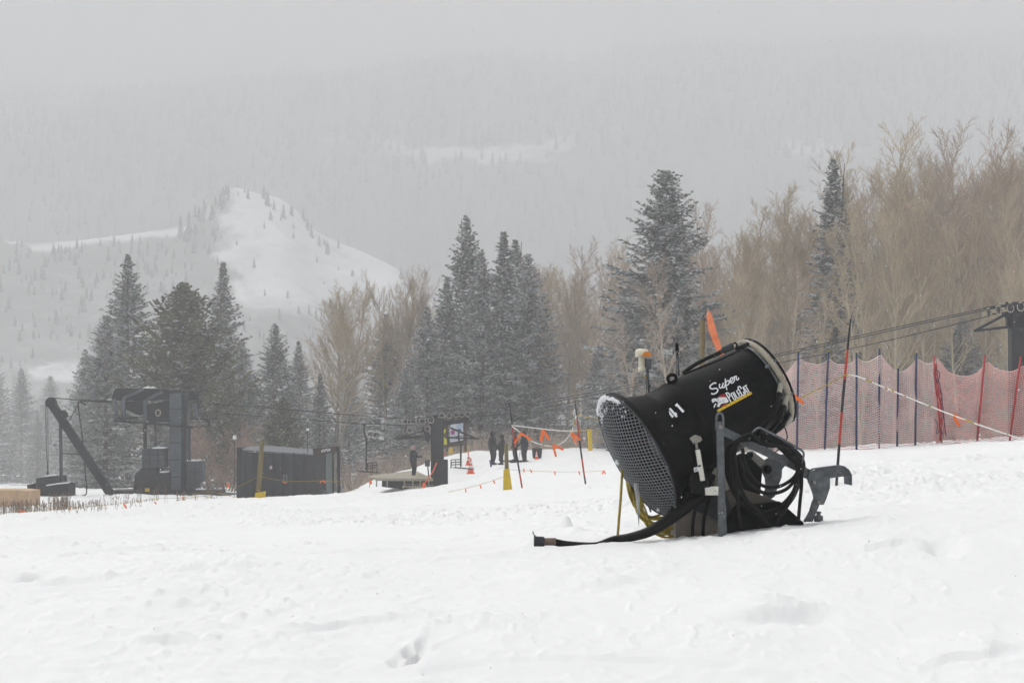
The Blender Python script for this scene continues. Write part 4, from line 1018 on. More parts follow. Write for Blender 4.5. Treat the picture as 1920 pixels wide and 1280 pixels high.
for px,py,d,lb in((425,905,88,'thin stake with orange flag left of the shelter'),(1161-468,899,92,'short stake with orange flag at the platform end'),(592+67,905,0,'')):
    if d:
        b=MB(); b.tube([P(px,py+14,d),P(px,py,d)],.015,n=5); s_=b.build('flag_stake',M['deck_wood']); tag(s_,lb,'stake'); ribbon(s_,P(px,py,d),.2,1.2,.12)
# ------------------------------------------------------------------ safety nets
def net(name,label,cells,bots,posts,d,m,pm,seed,group=None):
    """cells: list of (px,topy) post anchors, net sags between; bots the foot line"""
    o=thing(name,label,'fence',P((posts[0][0]+posts[-1][0])/2,845,d),group); r=random.Random(seed); b=MB()
    tx=[c[0] for c in cells]; 
    def T(px,base,sag=1):
        for (a,ya),(c,yc) in zip(base,base[1:]):
            if a<=px<=c:
                t=(px-a)/(c-a); y=ya+(yc-ya)*t
                return y,t,(c-a)
        return base[-1][1],0,1
    x0,x1=tx[0],tx[-1]; NX=int((x1-x0)/3.4); NY=40
    def pt(px,v):
        yt,t,w=T(px,cells); yb,_,_=T(px,bots); s=4*t*(1-t)*min(26,w*.22)
        lean=shear(px)
        y=yt+(yb-yt)*v+s*(1-v*.55)+.8*math.sin(px*.21+v*9)
        return P(px+lean*(v-.5)+(1-v)*0+1.2*math.sin(v*11+px*.05),y,d+.10*math.sin(px*.11)+.08*math.sin(v*7+px*.03))
    def shear(px): return -10 if pm=='fence_red' else -4
    for j in range(NY+1):
        v=(j/NY)
        b.tube([pt(x0+(x1-x0)*i/(NX//2),v) for i in range(NX//2+1)],.0122 if j not in(0,NY) else .015,n=3,caps=False)
    for i in range(NX+1):
        px=x0+(x1-x0)*i/NX; b.tube([pt(px,v/14) for v in range(15)],.0042,n=3,caps=False)
    b.build('mesh_net',M[m],o)
    for (ax,ay,bx,by) in posts:
        q=MB(); A=P(ax,ay,d-.03); B=P(bx,by+6,d-.03); q.tube([A,A.lerp(B,.5),B],.024,n=8,mi=0)
        if pm=='pole_blue': q.tube([A,A+V(0,0,.02)],.026,n=8,mi=1)
        pp=q.build('pole',[M[pm],M['sign_yellow']],o)
    return o
net('safety_net','long pink safety net on thin blue poles right of the snow gun',[(1452,706),(1497,670),(1552,673),(1606,673),(1649,664),(1684,697),(1718,671),(1752,678)],[(1440,850),(1500,849),(1560,850),(1606,848),(1680,843),(1765,838)],
    [(1497,658,1494,848),(1553,659,1546,848),(1606,661,1606,846),(1649,652,1648,845),(1684,690,1682,842),(1718,661,1716,840),(1440,690,1438,850)],45,'net','pole_blue',1,'pink safety nets')
net('safety_net','pink safety net on leaning red poles at the right frame edge',[(1752,672),(1800,705),(1847,678),(1914,686),(1960,700),(2010,680)],[(1765,836),(1830,830),(1895,828),(2020,820)],
    [(1847,666,1831,832),(1914,668,1892,830),(2010,665,1990,822)],44.6,'net_red','fence_red',2,'pink safety nets')
o=thing('net_end_post','red pole wrapped in gathered red and blue netting where the two nets meet','post',P(1765,838,44.5))
b=MB(); b.tube([P(1751,667,44.5),P(1757,740,44.5),P(1766,838,44.5)],.022,n=8); b.build('pole',M['fence_red'],o)
b=MB(); r_=random.Random(8)
for k in range(12): b.tube(catmull([P(1752+r_.uniform(-3,4),690+r_.uniform(-12,8),44.45),P(1757+r_.uniform(-5,7),725,44.42),P(1763+r_.uniform(-5,7),770,44.42),P(1766+r_.uniform(-6,8),815+r_.uniform(-20,18),44.45)],5),.007,n=4,caps=False)
b.build('gathered_net',M['fence_red'],o)
b=MB()
for c in([(1754,692),(1762,700),(1758,715),(1752,708)],[(1760,715),(1766,740),(1768,770),(1774,818)],[(1752,785),(1758,795),(1756,812),(1764,806),(1768,815)]): b.tube(catmull([P(x,y,44.4) for x,y in c],5),.009,n=4)
b.build('blue_cord',M['pole_blue'],o)
# ------------------------------------------------------------------ chairlift parts
def sheave(parent,px,py,d,rp,ax=(0.45,-1,0)):
    r=rp/F*d; b=MB(); c=P(px,py,d); a=Vector(ax).normalized(); u,v=frame_of(a)
    b.tube([c+(u*math.cos(2*math.pi*k/24)+v*math.sin(2*math.pi*k/24))*r for k in range(24)],r*.14,n=6,closed=True,mi=0)
    b.lathe(c-a*.05,a,[(0,r*.3),(.1,r*.3)],n=14,mi=1); b.lathe(c-a*.02,a,[(0,r*.86),(.03,r*.86)],n=20,mi=1) if False else None
    for k in range(6):
        t=2*math.pi*k/6+px; b.bar(c,c+(u*math.cos(t)+v*math.sin(t))*r*.95,r*.17,.05,mi=1)
    return b.build('sheave',[M['sheave_rim'],M['dark_metal']],parent)
# sheave tower in the middle
tw=thing('lift_tower','dark chairlift tower with round sheave wheels beside the wooden platform','lift tower',P(822,912,103),'chairlift towers'); d=103
b=MB(); b.box(P(820,848,d),(24/F*d,.62,128/F*d)); b.build('column',M['lift_dark'],tw,bevel=.03)
b=MB(); b.box(P(826,887,d-.1),(27/F*d,.9,52/F*d)); b.build('footing',M['lift_dark'],tw,bevel=.04)
b=MB(); b.bar(P(740,822,d-1),P(820,818,d),.1,.1); b.bar(P(740,822,d-1),P(800,806,d),.07,.07); b.bar(P(744,819,d-1),P(812,816,d),.06,.06); b.bar(P(845,802,d),P(893,822,d+1),.1,.08); b.bar(P(835,820,d),P(898,822,d+1),.08,.08); b.build('catwalk',M['lift_dark'],tw)
b=MB(); b.bar(P(808,796,d+.6),P(876,787,d+2),.25,.35); b.bar(P(762,790,d-1),P(812,788,d),.12,.3); b.bar(P(796,800,d-.2),P(804,826,d-.2),.25,.3); b.bar(P(818,788,d),P(822,770+15,d),.5,.5); b.build('crossarm',M['lift_dark'],tw,bevel=.02)
for px,py,dd,r in [(759,790,d-1.2,6.3),(775,790,d-1,6.3),(792,790,d-.8,6.6),(808,787,d-.6,6.6),(768,806,d-1.2,6.2),(802,803,d-.6,6.2),(829,779,d+.5,6.2),(842,779,d+1,5.5),(855,777,d+1.4,5.5),(866,777,d+1.8,5.5),(877,776,d+2.2,5.5)]:
    sheave(tw,px,py,dd,r*.9)
# right tower
tw=thing('lift_tower','dark chairlift tower cut by the right frame edge behind the net','lift tower',G(1912,72),'chairlift towers'); d=72
b=MB(); z0=P(1912,600,d); b.box((z0.x,d,(gz(z0.x,d)+P(0,582,d).z)/2),(.72,.6,P(0,582,d).z-gz(z0.x,d)+.4)); b.build('column',M['lift_dark'],tw,bevel=.03)
b=MB(); b.bar(P(1828,620,d-1.5),P(1892,586,d),.09,.09); b.bar(P(1828,620,d-1.5),P(1902,612,d),.09,.09); b.bar(P(1878,586,d),P(1898,610,d),.05,.05); b.bar(P(1892,584,d),P(1892,614,d),.2,.3); b.build('catwalk',M['lift_dark'],tw)
b=MB(); b.bar(P(1850,578,d-.8),P(1960,562,d+1.6),.1,.2); b.bar(P(1850,590,d-.8),P(1900,584,d),.05,.1); b.bar(P(1905,566,d),P(1905,590,d),.25,.3); b.bar(P(1888,566,d),P(1888,580,d),.1,.1); b.build('crossarm',M['lift_dark'],tw,bevel=.02)
for px,py,r in [(1853.5,585,7.2),(1872.5,581,7.6),(1894.5,577.5,7.8),(1914,575,8),(1935,571,8)]: sheave(tw,px,py,d-(.45 if px>1890 else 1.1),r)
def cable(label,pts,r=.022):
    b=MB(); b.tube(catmull([P(*p) for p in pts],10),r,n=6); tag(b.build('haul_rope',M['lift_dark']),label,'cable','steel cables of the chairlift')
cable('upper steel cable from the drive tower to the middle sheave tower',[(385,756,108),(470,762,107),(560,769,106),(660,778,104.5),(758,784,101.9),(800,782,102),(870,771,105)])
cable('lower steel cable carrying the lone chair from the drive tower',[(385,772,106),(470,779,105),(560,785,104),(660,793,103),(758,797,101.8),(802,797,102.3)])
cable('uppermost steel cable climbing from the middle sheave tower to the right tower',[(802,783,102),(870,771,105),(1000,755,98),(1230,712,88),(1470,661,80),(1660,618,75),(1850,577.5,71.2),(1915,567,71.6),(1990,552,73)],.018)
cable('second steel cable just below the uppermost one toward the right tower',[(829,773,103.5),(870,777,104),(1000,760,97),(1230,716,87),(1470,665,79),(1660,622,74),(1850,581,70.8),(1990,556,71)],.018)
cable('lowest steel cable climbing behind the snow gun to the right tower wheels',[(877,783,105),(1000,767,99),(1200,730,90),(1440,684,81),(1640,644,75),(1856,592,70.4)],.018)
def chair(px,y0,y1,d,rz,label,backl=1,scale=1):
    o=thing('lift_chair',label,'lift chair',P(px,y1,d),'two seat chairs hanging on the cable'); W0=Vector((0,0,0)); s=d/F
    b=MB(); z=lambda y:(HY-y)*s
    A=P(px-4,y0,d); b.tube(catmull([A,P(px-4,y0+14,d),P(px-3,y0+20,d),P(px,y0+27,d),P(px,y0+40,d),P(px,y1-4,d)],5),.045,n=8); b.box(A,(.22,.1,.08)); b.build('hanger',M['lift_dark'],o)
    S=P(px,y1,d); w=36*s if backl else 38*s
    ca=1
    b=MB(); L0=S+V(-17*s,0,.06); L1=S+V(17*s,0,-.02)
    for k in range(5): 
        off=V(.05*k,.1*k-.2,.0); b.bar(L0+off,L1+off,.035,.07)
    b.tube([L0+V(0,-.2,0),L0+V(0,.2,0)],.02,n=5); b.tube([L1+V(0,-.2,0),L1+V(.2,.25,.0)],.02,n=5)
    b.build('seat',M['lift_dark'],o)
    b=MB(); q=backl; x0=(2 if q>0 else -19)*s; x1=(19 if q>0 else -1)*s
    for k,yy in enumerate((-17,-12,-7)):
        b.bar(S+V(x0,.25,-yy*s*.95+(.1 if q>0 else 0)*0-(0)),S+V(x1,.25,-yy*s*.95+(2.5*s if q>0 else 1*s)),.05,.03)
    for xx in(x0,(x0+x1)/2,x1): b.tube([S+V(xx,.22,0),S+V(xx,.25,17*s)],.02,n=5)
    b.tube(catmull([S+V(x0,.22,17*s),S+V(x0-.05*q,0,8*s),S+V(x0,-.2,.02)],5),.016,n=5)
    b.build('backrest',M['lift_dark'],o)
    return o
chair(687,795,885,103,0,'empty two seat lift chair hanging between the shelter and the platform',1)
chair(864,806,878,101,0,'empty two seat lift chair hanging just right of the middle tower',-1)
# drive tower at left
dt=thing('lift_drive_tower','big blue grey chairlift drive tower with overhead machinery at the left','lift machine',P(300,935,108)); d=108
cT=lambda x,y:(200+x/5.332,710+y/5.332)
def pl(name,pts,dd,th,m,bev=.03,parent=dt):
    b=MB(); b.pxprism([cT(*p) for p in pts],dd,th); return b.build(name,M[m],parent,bevel=bev)
pl('main_column',[(625,150),(745,140),(745,1140),(625,1140)],d,1.1,'lift_light')
pl('side_column',[(757,140),(815,140),(800,480),(800,1120),(757,1120)],d+.3,.9,'lift_metal')
pl('column_guide',[(775,220),(783,220),(783,1080),(775,1080)],d+.22,.06,'lift_dark',.005)
b=MB()
for pts,dd,th in [([(50,190),(85,95),(360,95),(600,105),(740,115),(765,170),(745,200),(620,200),(380,215),(160,215),(60,215)],d+.2,1.2),([(760,125),(860,125),(905,160),(930,300),(905,300),(880,210),(770,205)],d+.5,.5)]:
    b.pxprism([cT(*p) for p in pts],dd,th)
b.build('top_beam',M['lift_dark'],dt,bevel=.04)
pl('bull_wheel',[(180,225),(330,215),(400,240),(400,330),(320,365),(190,305)],d+.5,.3,'lift_dark')
pl('gear_case',[(405,260),(625,215),(625,425),(420,440),(400,400)],d+.1,1.0,'lift_dark')
b=MB(); c=P(*cT(514,340),d+.02); b.tube([c+V(math.cos(t)*.13,0,math.sin(t)*.17) for t in [2*math.pi*k/20 for k in range(20)]],.03,n=6,closed=True); b.build('pulley_ring',M['sheave_rim'],dt)
b=MB()
for a_,c_,w in [((165,200),(372,105),30),((170,200),(172,420),36),((395,215),(560,130),30),((385,215),(390,420),36),((75,200),(110,400),34),((880,250),(900,390),34)]:
    b=MB(); b.bar(P(*cT(*a_),d+.05),P(*cT(*c_),d+.05),w/5.332/F*d,.25); b.build('brace',M['lift_light'],dt,bevel=.02)
b=MB()
for a_,c_,w in [((75,420),(640,460),22),((640,470),(860,485),22),((80,400),(310,385),18),((830,400),(1115,400),10),((860,480),(1035,470),8),((905,300),(1000,420),5),((985,410),(1030,430),14),((1030,430),(1025,480),10)]: b.bar(P(*cT(*a_),d-.1),P(*cT(*c_),d-.1),w/5.332/F*d,.3)
b.build('gangway',M['lift_dark'],dt)
b=MB(); b.bar(P(*cT(382,430),d+.3),P(*cT(385,700),d+.3),.16,.2); b.tube([P(*cT(482,450),d),P(*cT(492,690),d)],.045,n=6); b.tube([P(*cT(828,480),d),P(*cT(832,820),d)],.045,n=6); b.build('hanging_rod',M['lift_dark'],dt)
pl('hydraulic_box',[(352,700),(585,695),(585,880),(500,890),(350,890)],d-.2,1.1,'lift_metal')
pl('motor_box',[(800,825),(955,820),(965,1025),(915,1040),(915,1110),(805,1110)],d-.1,1.0,'lift_metal')
b=MB()
for pts in([(262,1130),(280,960),(350,890),(500,885),(500,950),(640,930),(640,1130)],): b.pxprism([cT(*p) for p in pts],d-.15,1.6)
b.build('engine',M['lift_dark'],dt,bevel=.05)
pl('deck',[(0,1115),(1110,1115),(1110,1150),(1240,1160),(1240,1215),(0,1215)],d-.6,3.0,'lift_dark')
b=MB()
for k in range(26): b.bar(P(*cT(818,500+k*24),d-.1),P(*cT(838,500+k*24),d-.1),.03,.03)
for xx in(818,838): b.bar(P(*cT(xx,480),d-.1),P(*cT(xx,1110),d-.1),.035,.035)
b.build('ladder',M['lift_metal'],dt)
b=MB()
for k in range(9):
    xx=90+k*68; b.bar(P(*cT(xx,425+k*5),d-.35),P(*cT(xx,360+k*5),d-.35),.03,.03)
b.bar(P(*cT(90,360),d-.35),P(*cT(634,402),d-.35),.035,.035); b.bar(P(*cT(90,392),d-.35),P(*cT(634,434),d-.35),.025,.025)
b.build('railing',M['lift_metal'],dt)
b=MB()
for y_ in(300,470,640,810,980): b.bar(P(*cT(622,y_),d-.03),P(*cT(748,y_),d-.03),.05,.03)
for y_ in(760,820): b.bar(P(*cT(360,y_),d-.23),P(*cT(580,y_),d-.23),.03,.03)
for x_ in(430,510): b.bar(P(*cT(x_,700),d-.23),P(*cT(x_,885),d-.23),.03,.03)
b.bar(P(*cT(880,830),d-.13),P(*cT(880,1020),d-.13),.04,.03); b.bar(P(*cT(805,930),d-.13),P(*cT(955,930),d-.13),.03,.03)
b.build('panel_seam',M['lift_dark'],dt)
pl('yellow_plate',[(383,1092),(427,1092),(427,1125),(383,1125)],d-.66,.03,'yellow_pad',.0)
b=MB()
for x0,x1,y,dd,th in[(368,480,90,d+.1,1.0),(455,585,692,d-.2,1.0),(800,930,817,d-.1,1),(530,620,932,d-.1,1),(540,680,1130,d-.5,.6),(890,980,1105,d-.5,.5)]:
    n=7; top=[(x0+(x1-x0)*i/n, y-9-5*math.sin(i*2.1+x0)*(0<i<n)) for i in range(n+1)]; b.pxprism([cT(*p) for p in top+[(x1,y+5),(x0,y+5)]],dd+.05,th*.8)
b.build('snow_cap',M['frost'],dt)
# counterweight frame
cw=thing('counterweight_frame','black lift tension frame with a long diagonal beam left of the drive tower','lift machine',P(150,935,104)); d=104
cC=lambda x,y:(30+x/5.332,720+y/5.332); q=lambda x,y,k=0:P(*cC(x,y),d+k)
b=MB(); b.bar(q(370,215),q(955,1110),78/5.332/F*d,.5); b.build('diagonal_beam',M['lift_dark'],cw,bevel=.03)
b=MB(); b.lathe(q(345,185,-.35),(0,1,0),[(0,.25*d/104),(0,.28),(.08,.28),(.1,.22),(.2,.22),(.22,.28),(.3,.28),(.3,0)],n=28); b.build('pulley',M['lift_dark'],cw)
b=MB(); b.pxprism([cC(*p) for p in((440,270),(480,258),(505,285),(512,320),(490,335),(450,330))],d-.2,.3); b.build('pulley_bracket',M['lift_dark'],cw)
b=MB(); b.bar(q(445,380),q(455,1150),28/5.332/F*d,.18); b.build('upright',M['lift_metal'],cw,bevel=.01)
b=MB(); b.bar(q(455,690),q(660,705),.05,.05); b.build('tie_bar',M['lift_dark'],cw)
b=MB(); b.tube([q(298,200),q(302,600),q(318,890)],.022,n=5); b.tube([q(318,240),q(322,890)],.016,n=5); b.tube(catmull([q(350,136),q(500,147),q(640,158),q(880,165),q(960,170)],4),.025,n=5); b.tube(catmull([q(700,160),q(870,160),q(930,115),q(960,100)],4),.03,n=5); b.tube([q(640,162),q(960,178)],.05,n=5)
b.tube(catmull([q(630,170),q(622,220),q(660,520),q(690,850),q(705,1075),q(670,1110),q(640,1118)],6),.035,n=5); b.tube([q(632,180),q(580,280),q(530,360)],.022,n=5); b.tube([q(640,175),q(700,210)],.04,n=5)
b.build('tension_cable',M['lift_dark'],cw)
b=MB(); b.lathe(q(316,885),(0,0,-1),[(-.06,.05),(0,.07),(.12,.05)],n=10); b.build('cable_clevis',M['dark_metal'],cw)
b=MB(); b.pxprism([cC(*p) for p in((195,945),(240,930),(440,912),(440,985),(530,985),(530,1160),(200,1165))],d-.3,1.6); b.pxprism([cC(*p) for p in((108,1005),(200,985),(200,1165),(120,1165))],d,1.2); b.build('counterweight',M['lift_dark'],cw,bevel=.04)
b=MB(); b.pxprism([cC(*p) for p in((245,928),(330,905),(400,902),(400,912),(330,918),(245,938))],d-.25,1.3); b.pxprism([cC(*p) for p in((300,1005),(440,983),(525,980),(525,990),(440,996),(300,1017))],d-.34,.5); b.build('snow_cap',M['frost'],cw)
b=MB(); b.pxprism([cC(*p) for p in((885,1120),(950,1105),(985,1110),(985,1165),(885,1165))],d-.3,.9); b.build('foot',M['lift_metal'],cw,bevel=.02)
b=MB(); b.pxprism([(-30,918),(32,918),(54,920),(54,951),(-30,955)],90,2.2); b.bar(P(32,918,89.99),P(33,953,89.99),.02,.02); tag(b.build('crate',M['plywood'],bevel=.02),'tan plywood crate cut by the left frame edge','crate')
# shelter
sh=thing('shelter','black lift shelter with sloping grey roof and a sign fascia','shelter',P(540,936,96)); 
b=MB()
b.prism([P(445,846,97),P(587,853,95),P(587,940,95),P(445,943,97)],(0,.12,0)); b.prism([P(444,838,96.9),P(451,839,96.9),P(452,944,96.9),P(443,944,96.9)],(0,3.2,0)); b.build('long_wall',M['shelter'],sh,bevel=.01)
b=MB(); b.prism([P(448,842.5,97.2),P(588,851,94.9),P(592,843,98.5),P(500,834.5,99.5),P(470,837,98.9)],(0,0,-.06)); b.build('roof',M['shelter_roof'],sh)
b=MB(); b.prism([P(587,842,95.05),P(633,836.5,98),P(633,847,98),P(587,854,95.05)],(0,.1,0)); b.prism([P(586.5,841,94.95),P(634,835.5,97.9),P(634,837.5,97.9),P(586.5,843,94.95)],(0,.3,0),0); fa=b.build('fascia',M['fascia'],sh)
b=MB(); rd=(P(633,841,98)-P(587,851,95.05))
for i,ch in enumerate('ASPEN'):
    b=MB()
    for sg in FONT[ch]:
        pts=[P(602.5+i*3.5+a*2.4,847.6-i*.5-a*.2-c*5.2,95.9+i*.22) for a,c in sg]
        for p,r in zip(pts,pts[1:]): b.bar(p,r,.03,.02)
    b.build('sign_letter',M['decal_white'],fa)

b=MB(); b.prism([P(587,853,95.1),P(611,848,96.8),P(611,930,96.8),P(600,938,95.6),P(587,940,95.1)],(0,.1,0)); b.build('end_wall',M['shelter'],sh)
b=MB(); b.prism([P(611,851,97),P(624,848,97.6),P(624,932,97.6),P(609,932,97)],(0,.06,0)); b.prism([P(604,917,96.2),P(612,921,96.2),P(620,926,96.2),P(620,938,96.2),P(604,938,96.2)],(0,.05,0)); b.build('window_panel',M['shelter_glass'],sh)
b=MB(); b.bar(P(624,846,97.6),P(625,940,97.6),.08,.08); b.bar(P(634,838,97.9),P(636,940,97.9),.14,.14); b.build('corner_post',M['shelter'],sh)
b=MB()
for px in(460,475,490,512,530,551,570): b.bar(P(px,848,96.4-(px-475)*.014),P(px,940,96.4-(px-475)*.014),.04,.03)
b.tube(catmull([P(513,865,95.9),P(516,885,95.9),P(520,894,95.9),P(530,897,95.9)],5),.03,n=6)
b.build('wall_batten',M['lift_dark'],sh)
b=MB(); b.box(P(534,897,95.7),(.26,.1,.38)); bx=b.build('meter_box',M['shelter_glass'],sh,bevel=.02); b=MB(); b.box(P(535,897,95.62),(.08,.05,.26)); b.build('cover',M['shelter'],bx)
b=MB(); b.box(P(508,876,95.85),(.12,.06,.16)); b.build('warning_light',M['hat_pale'],sh,bevel=.02)
b=MB()
for y0,y1 in((886,930),): b.tube(catmull([P(600,y1,95.4),P(594,900,95.3),P(595,888,95.3),P(603,886,95.4),P(609,893,95.6),P(611,906,95.7)],5),.014,n=5)
b.build('door_handle',M['dark_metal'],sh)
def pole_lamp(px,y0,y1,d,label,ball):
    o=thing('thin_mast',label,'mast',P(px,y0,d)); b=MB(); b.tube([P(px,y0,d),P(px,y1,d)],.018,n=6); b.build('mast',M['dark_metal'],o)
    b=MB()
    for yy,r in ball: b.lathe(P(px,yy+r,d),(0,0,1),[(0,r*.5*d/F),(r*.6*d/F,r*d/F),(2*r*d/F,r*.7*d/F)],n=12)
    b.build('white_cap',M['frost'],o)
pole_lamp(577,856,786,95.5,'thin mast with two white caps rising from the shelter roof',[(787,1.5),(805,2.6)])
pole_lamp(634,842,768,100,'thin mast with a white tip above the shelter right end',[(768,1.6)])
pole_lamp(440,935,822,100,'thin pole with a white snow covered box at the shelter left end',[(820,4)])
# platform
pf=thing('platform','weathered wooden unloading platform with steps beside the middle tower','platform',P(750,905,103)); 
b=MB(); 
for k in range(9):
    t0=k/9; t1=(k+.93)/9
    def e(u,t): 
        a=P(690,892,106).lerp(P(706,897,101.8),t); c=P(778,881,108).lerp(P(812,897,101.8),t); return a.lerp(c,u)
    b.prism([e(0,t0),e(1,t0),e(1,t1),e(0,t1)],(0,0,-.06))
b.build('deck',M['deck_wood'],pf)
b=MB(); b.bar(P(704,899.5,101.75),P(812,900,101.75),.08,.05)
for px in(706,726,758,774,788,804): b.bar(P(px,898,101.9),P(px,912,101.9),.07,.07)
b.bar(P(758,907,101.85),P(812,909,101.85),.03,.04); b.build('support_leg',M['deck_wood'],pf)
b=MB(); b.box(P(775,912,101.2),(42/F*101,.35,.05)); b.box(P(772,921,100.7),(38/F*101,.35,.05)); 
for px in(756,777,796): b.bar(P(px,911,101.2),P(px,924,100.9),.05,.06)
b.build('step',M['deck_wood'],pf)
b=MB(); b.prism([P(716,901,103),P(812,901,103),P(812,925,103),P(716,912,103)],(0,.1,0)); b.build('dark_sheet',M['lift_dark'],pf)  # dark sheet behind the legs, below the deck boards
# controls
o=thing('control_box','grey control box on a thin stand between the rider and the tower','control box',P(802,902,101.5)); b=MB(); b.box(P(801.5,868,101.4),(9/F*101,.2,12/F*101)); b.build('box',M['lift_metal'],o,bevel=.02); b=MB(); b.tube([P(802,873,101.4),P(804,897,101.4)],.035,n=6); b.tube([P(808,866,101.4),P(812,868,101.4)],.05,n=6); b.build('stand',M['lift_dark'],o)
b=MB(); b.tube([P(819,867,101.0),P(812,883,101),P(798,904,100.8)],.035,n=6); tag(b.build('snow_shovel',M['cone_orange']),'leaning orange shovel shaft at the left of the tower','shovel')
b=MB(); b.tube([P(795,904,100.6),P(795,907,100.6),P(795,919,100.6)],[.05,.085,.085],n=12); tag(b.build('orange_canister',M['cone_orange']),'small orange canister standing at the platform steps','canister')
b=MB(); b.lathe(P(831,854,104),(0,0,1),[(0,.03),(.05,.1),(.13,.1),(.17,.03)],n=12); tag(b.build('red_light',M['cone_orange']),'small round red orange marker on the right side of the tower','marker')
# map board
mb_=thing('map_board','brown framed board with white and blue map panels behind the tower','sign',P(856,845,112)); d=112
b=MB(); b.pxprism([(826,784),(838,783),(838,838),(826,840)],d+.2,.1); b.pxprism([(838,828),(876,824),(876,834),(838,838)],d+.15,.1); b.bar(P(872,780,d+.2),P(873,846,d+.2),.16,.16); b.bar(P(838,780,d+.2),P(838,846,d+.2),.12,.12); b.pxprism([(838,779),(874,777),(874,785),(838,787)],d+.15,.1); b.build('board_frame',M['sign_brown'],mb_)
b=MB(); b.pxprism([(843,802),(853,785),(868,784),(868,815),(844,818)],d,.04); b.pxprism([(844,822),(868,818),(868,825),(844,829)],d,.04); b.build('white_panel',M['sign_white'],mb_)
b=MB(); b.pxprism([(854,787),(865,786),(865,794),(854,795)],d-.03,.02); b.build('blue_panel',M['sign_blue'],mb_)
b=MB(); b.pxprism([(845,807),(852,806),(853,814),(846,815)],d-.03,.02); b.build('magenta_panel',M['sign_magenta'],mb_)
b=MB(); 
for k in range(5): b.pxprism([(856,797+k*3.6),(866,796+k*3.6),(866,797+k*3.6),(856,798+k*3.6)],d-.03,.01)
b.pxprism([(846,824.5),(866,821.5),(866,822.5),(846,825.5)],d-.02,.01); b.build('panel_print',M['sign_blue'],mb_)
b=MB(); b.pxprism([(829,805),(836,804),(836,808),(831,816),(829,816)],d+.1,.04); b.pxprism([(832,820),(837,818),(838,833),(830,834)],d+.1,.04); tag(b.build('yellow_sign',M['sign_yellow']),'two yellow warning panels showing right of the tower column','sign')
# cones
def cone(px,y0,y1,d,label):
    o=thing('traffic_cone',label,'cone',P(px,y1,d),'orange traffic cones'); h=(y1-y0)/F*d; c=P(px,y1,d); r=h*.22
    b=MB(); 
    for a0,a1,mi in((.06,.36,0),(.36,.52,1),(.52,.66,0),(.66,.8,1),(.8,1,0)): b.lathe(c,(0,0,1),[(h*a0,r*(1-a0*.85)),(h*a1,r*(1-a1*.85))],n=20,mi=mi,caps=False)
    b.lathe(c,(0,0,1),[(h*.999,r*.15),(h,0)],n=12); b.build('body',[M['cone_orange'],M['decal_white']],o)
    b=MB(); b.box(c+V(0,0,h*.03),(r*2.4,r*2.4,h*.06)); b.build('base',M['cone_orange'],o)
cone(878.5,848,872,106,'farther traffic cone of the pair right of the tower'); cone(882.5,858,888,102,'nearer traffic cone of the pair right of the tower'); cone(1006,845,861,104,'small traffic cone in front of the dark barrel at the group')
# dark barrel
b=MB(); c=P(1007,859,109); b.lathe(c,(0,0,1),[(0,.2),(.02,.23),(.25,.26),(.5,.28),(.53,.3),(.56,.28),(.56,.22)],n=20); tag(b.build('bin',M['cloth_dark']),'dark bin standing behind the small cone right of the people','bin')
b=MB(); b.tube([P(1009,845,109),P(1014,822,109.2)],.015,n=5); tag(b.build('blue_stake',M['pole_blue']),'thin blue stake leaning above the dark bin','stake')
# ------------------------------------------------------------------ dry stalks at left
r_=random.Random(77); st=MB(); q_=[]
for k in range(650):
    px=r_.choice([r_.uniform(-20,60),r_.uniform(20,125),r_.uniform(100,190),r_.uniform(-20,270)]); d=r_.uniform(64,84)
    q_.append((px,d,r_.uniform(.1,.5)*(1.5 if 90<px<130 else 1)*(1 if px<130 else .7)))
for k in range(60): q_.append((r_.uniform(190,420),r_.uniform(74,84),r_.uniform(.15,.7)))
zz=ground([(a-CX)/F*d for a,d,_ in q_],[d for _,d,_ in q_],False)
for (px,d,h),z in zip(q_,zz):
    x=(px-CX)/F*d; a,c_=r_.uniform(-.12,.12)*h,r_.uniform(-.1,.1)*h
    p0=V(x,d,z-.1); p1=V(x+a,d+c_,z+h); st.tube([p0,p0.lerp(p1,.6),p1],[.006,.005,.003],n=3,caps=False)
    for j in range(3 if h>.3 else 1):
        t=r_.uniform(.55,1); q0=p0.lerp(p1,t); st.tube([q0,q0+V(r_.uniform(-.05,.05),r_.uniform(-.04,.04),r_.uniform(.03,.12))],[.011,.004],n=3,caps=False)
tag(st.build('dry_stalks',M['stalk']),'dry brown weed stalks poking out of the snow at far left','weeds',kind='stuff')
for i,(px,y0,y1,lb) in enumerate([(262,908,950,'weathered stake left of the yellow plate'),(293,910,948,'tallest thin stake before the drive tower deck'),(366,916,943,'thin stake before the drive tower motor box'),(333,922,941,'short thin stake between the taller two'),(395,926,941,'short stake near the deck right end')]):
    b=MB(); b.tube([P(px,y0,77),P(px+1.5,y1+3,77)],[.012,.016],n=5); tag(b.build('thin_stake',M['stalk']),lb,'stake')
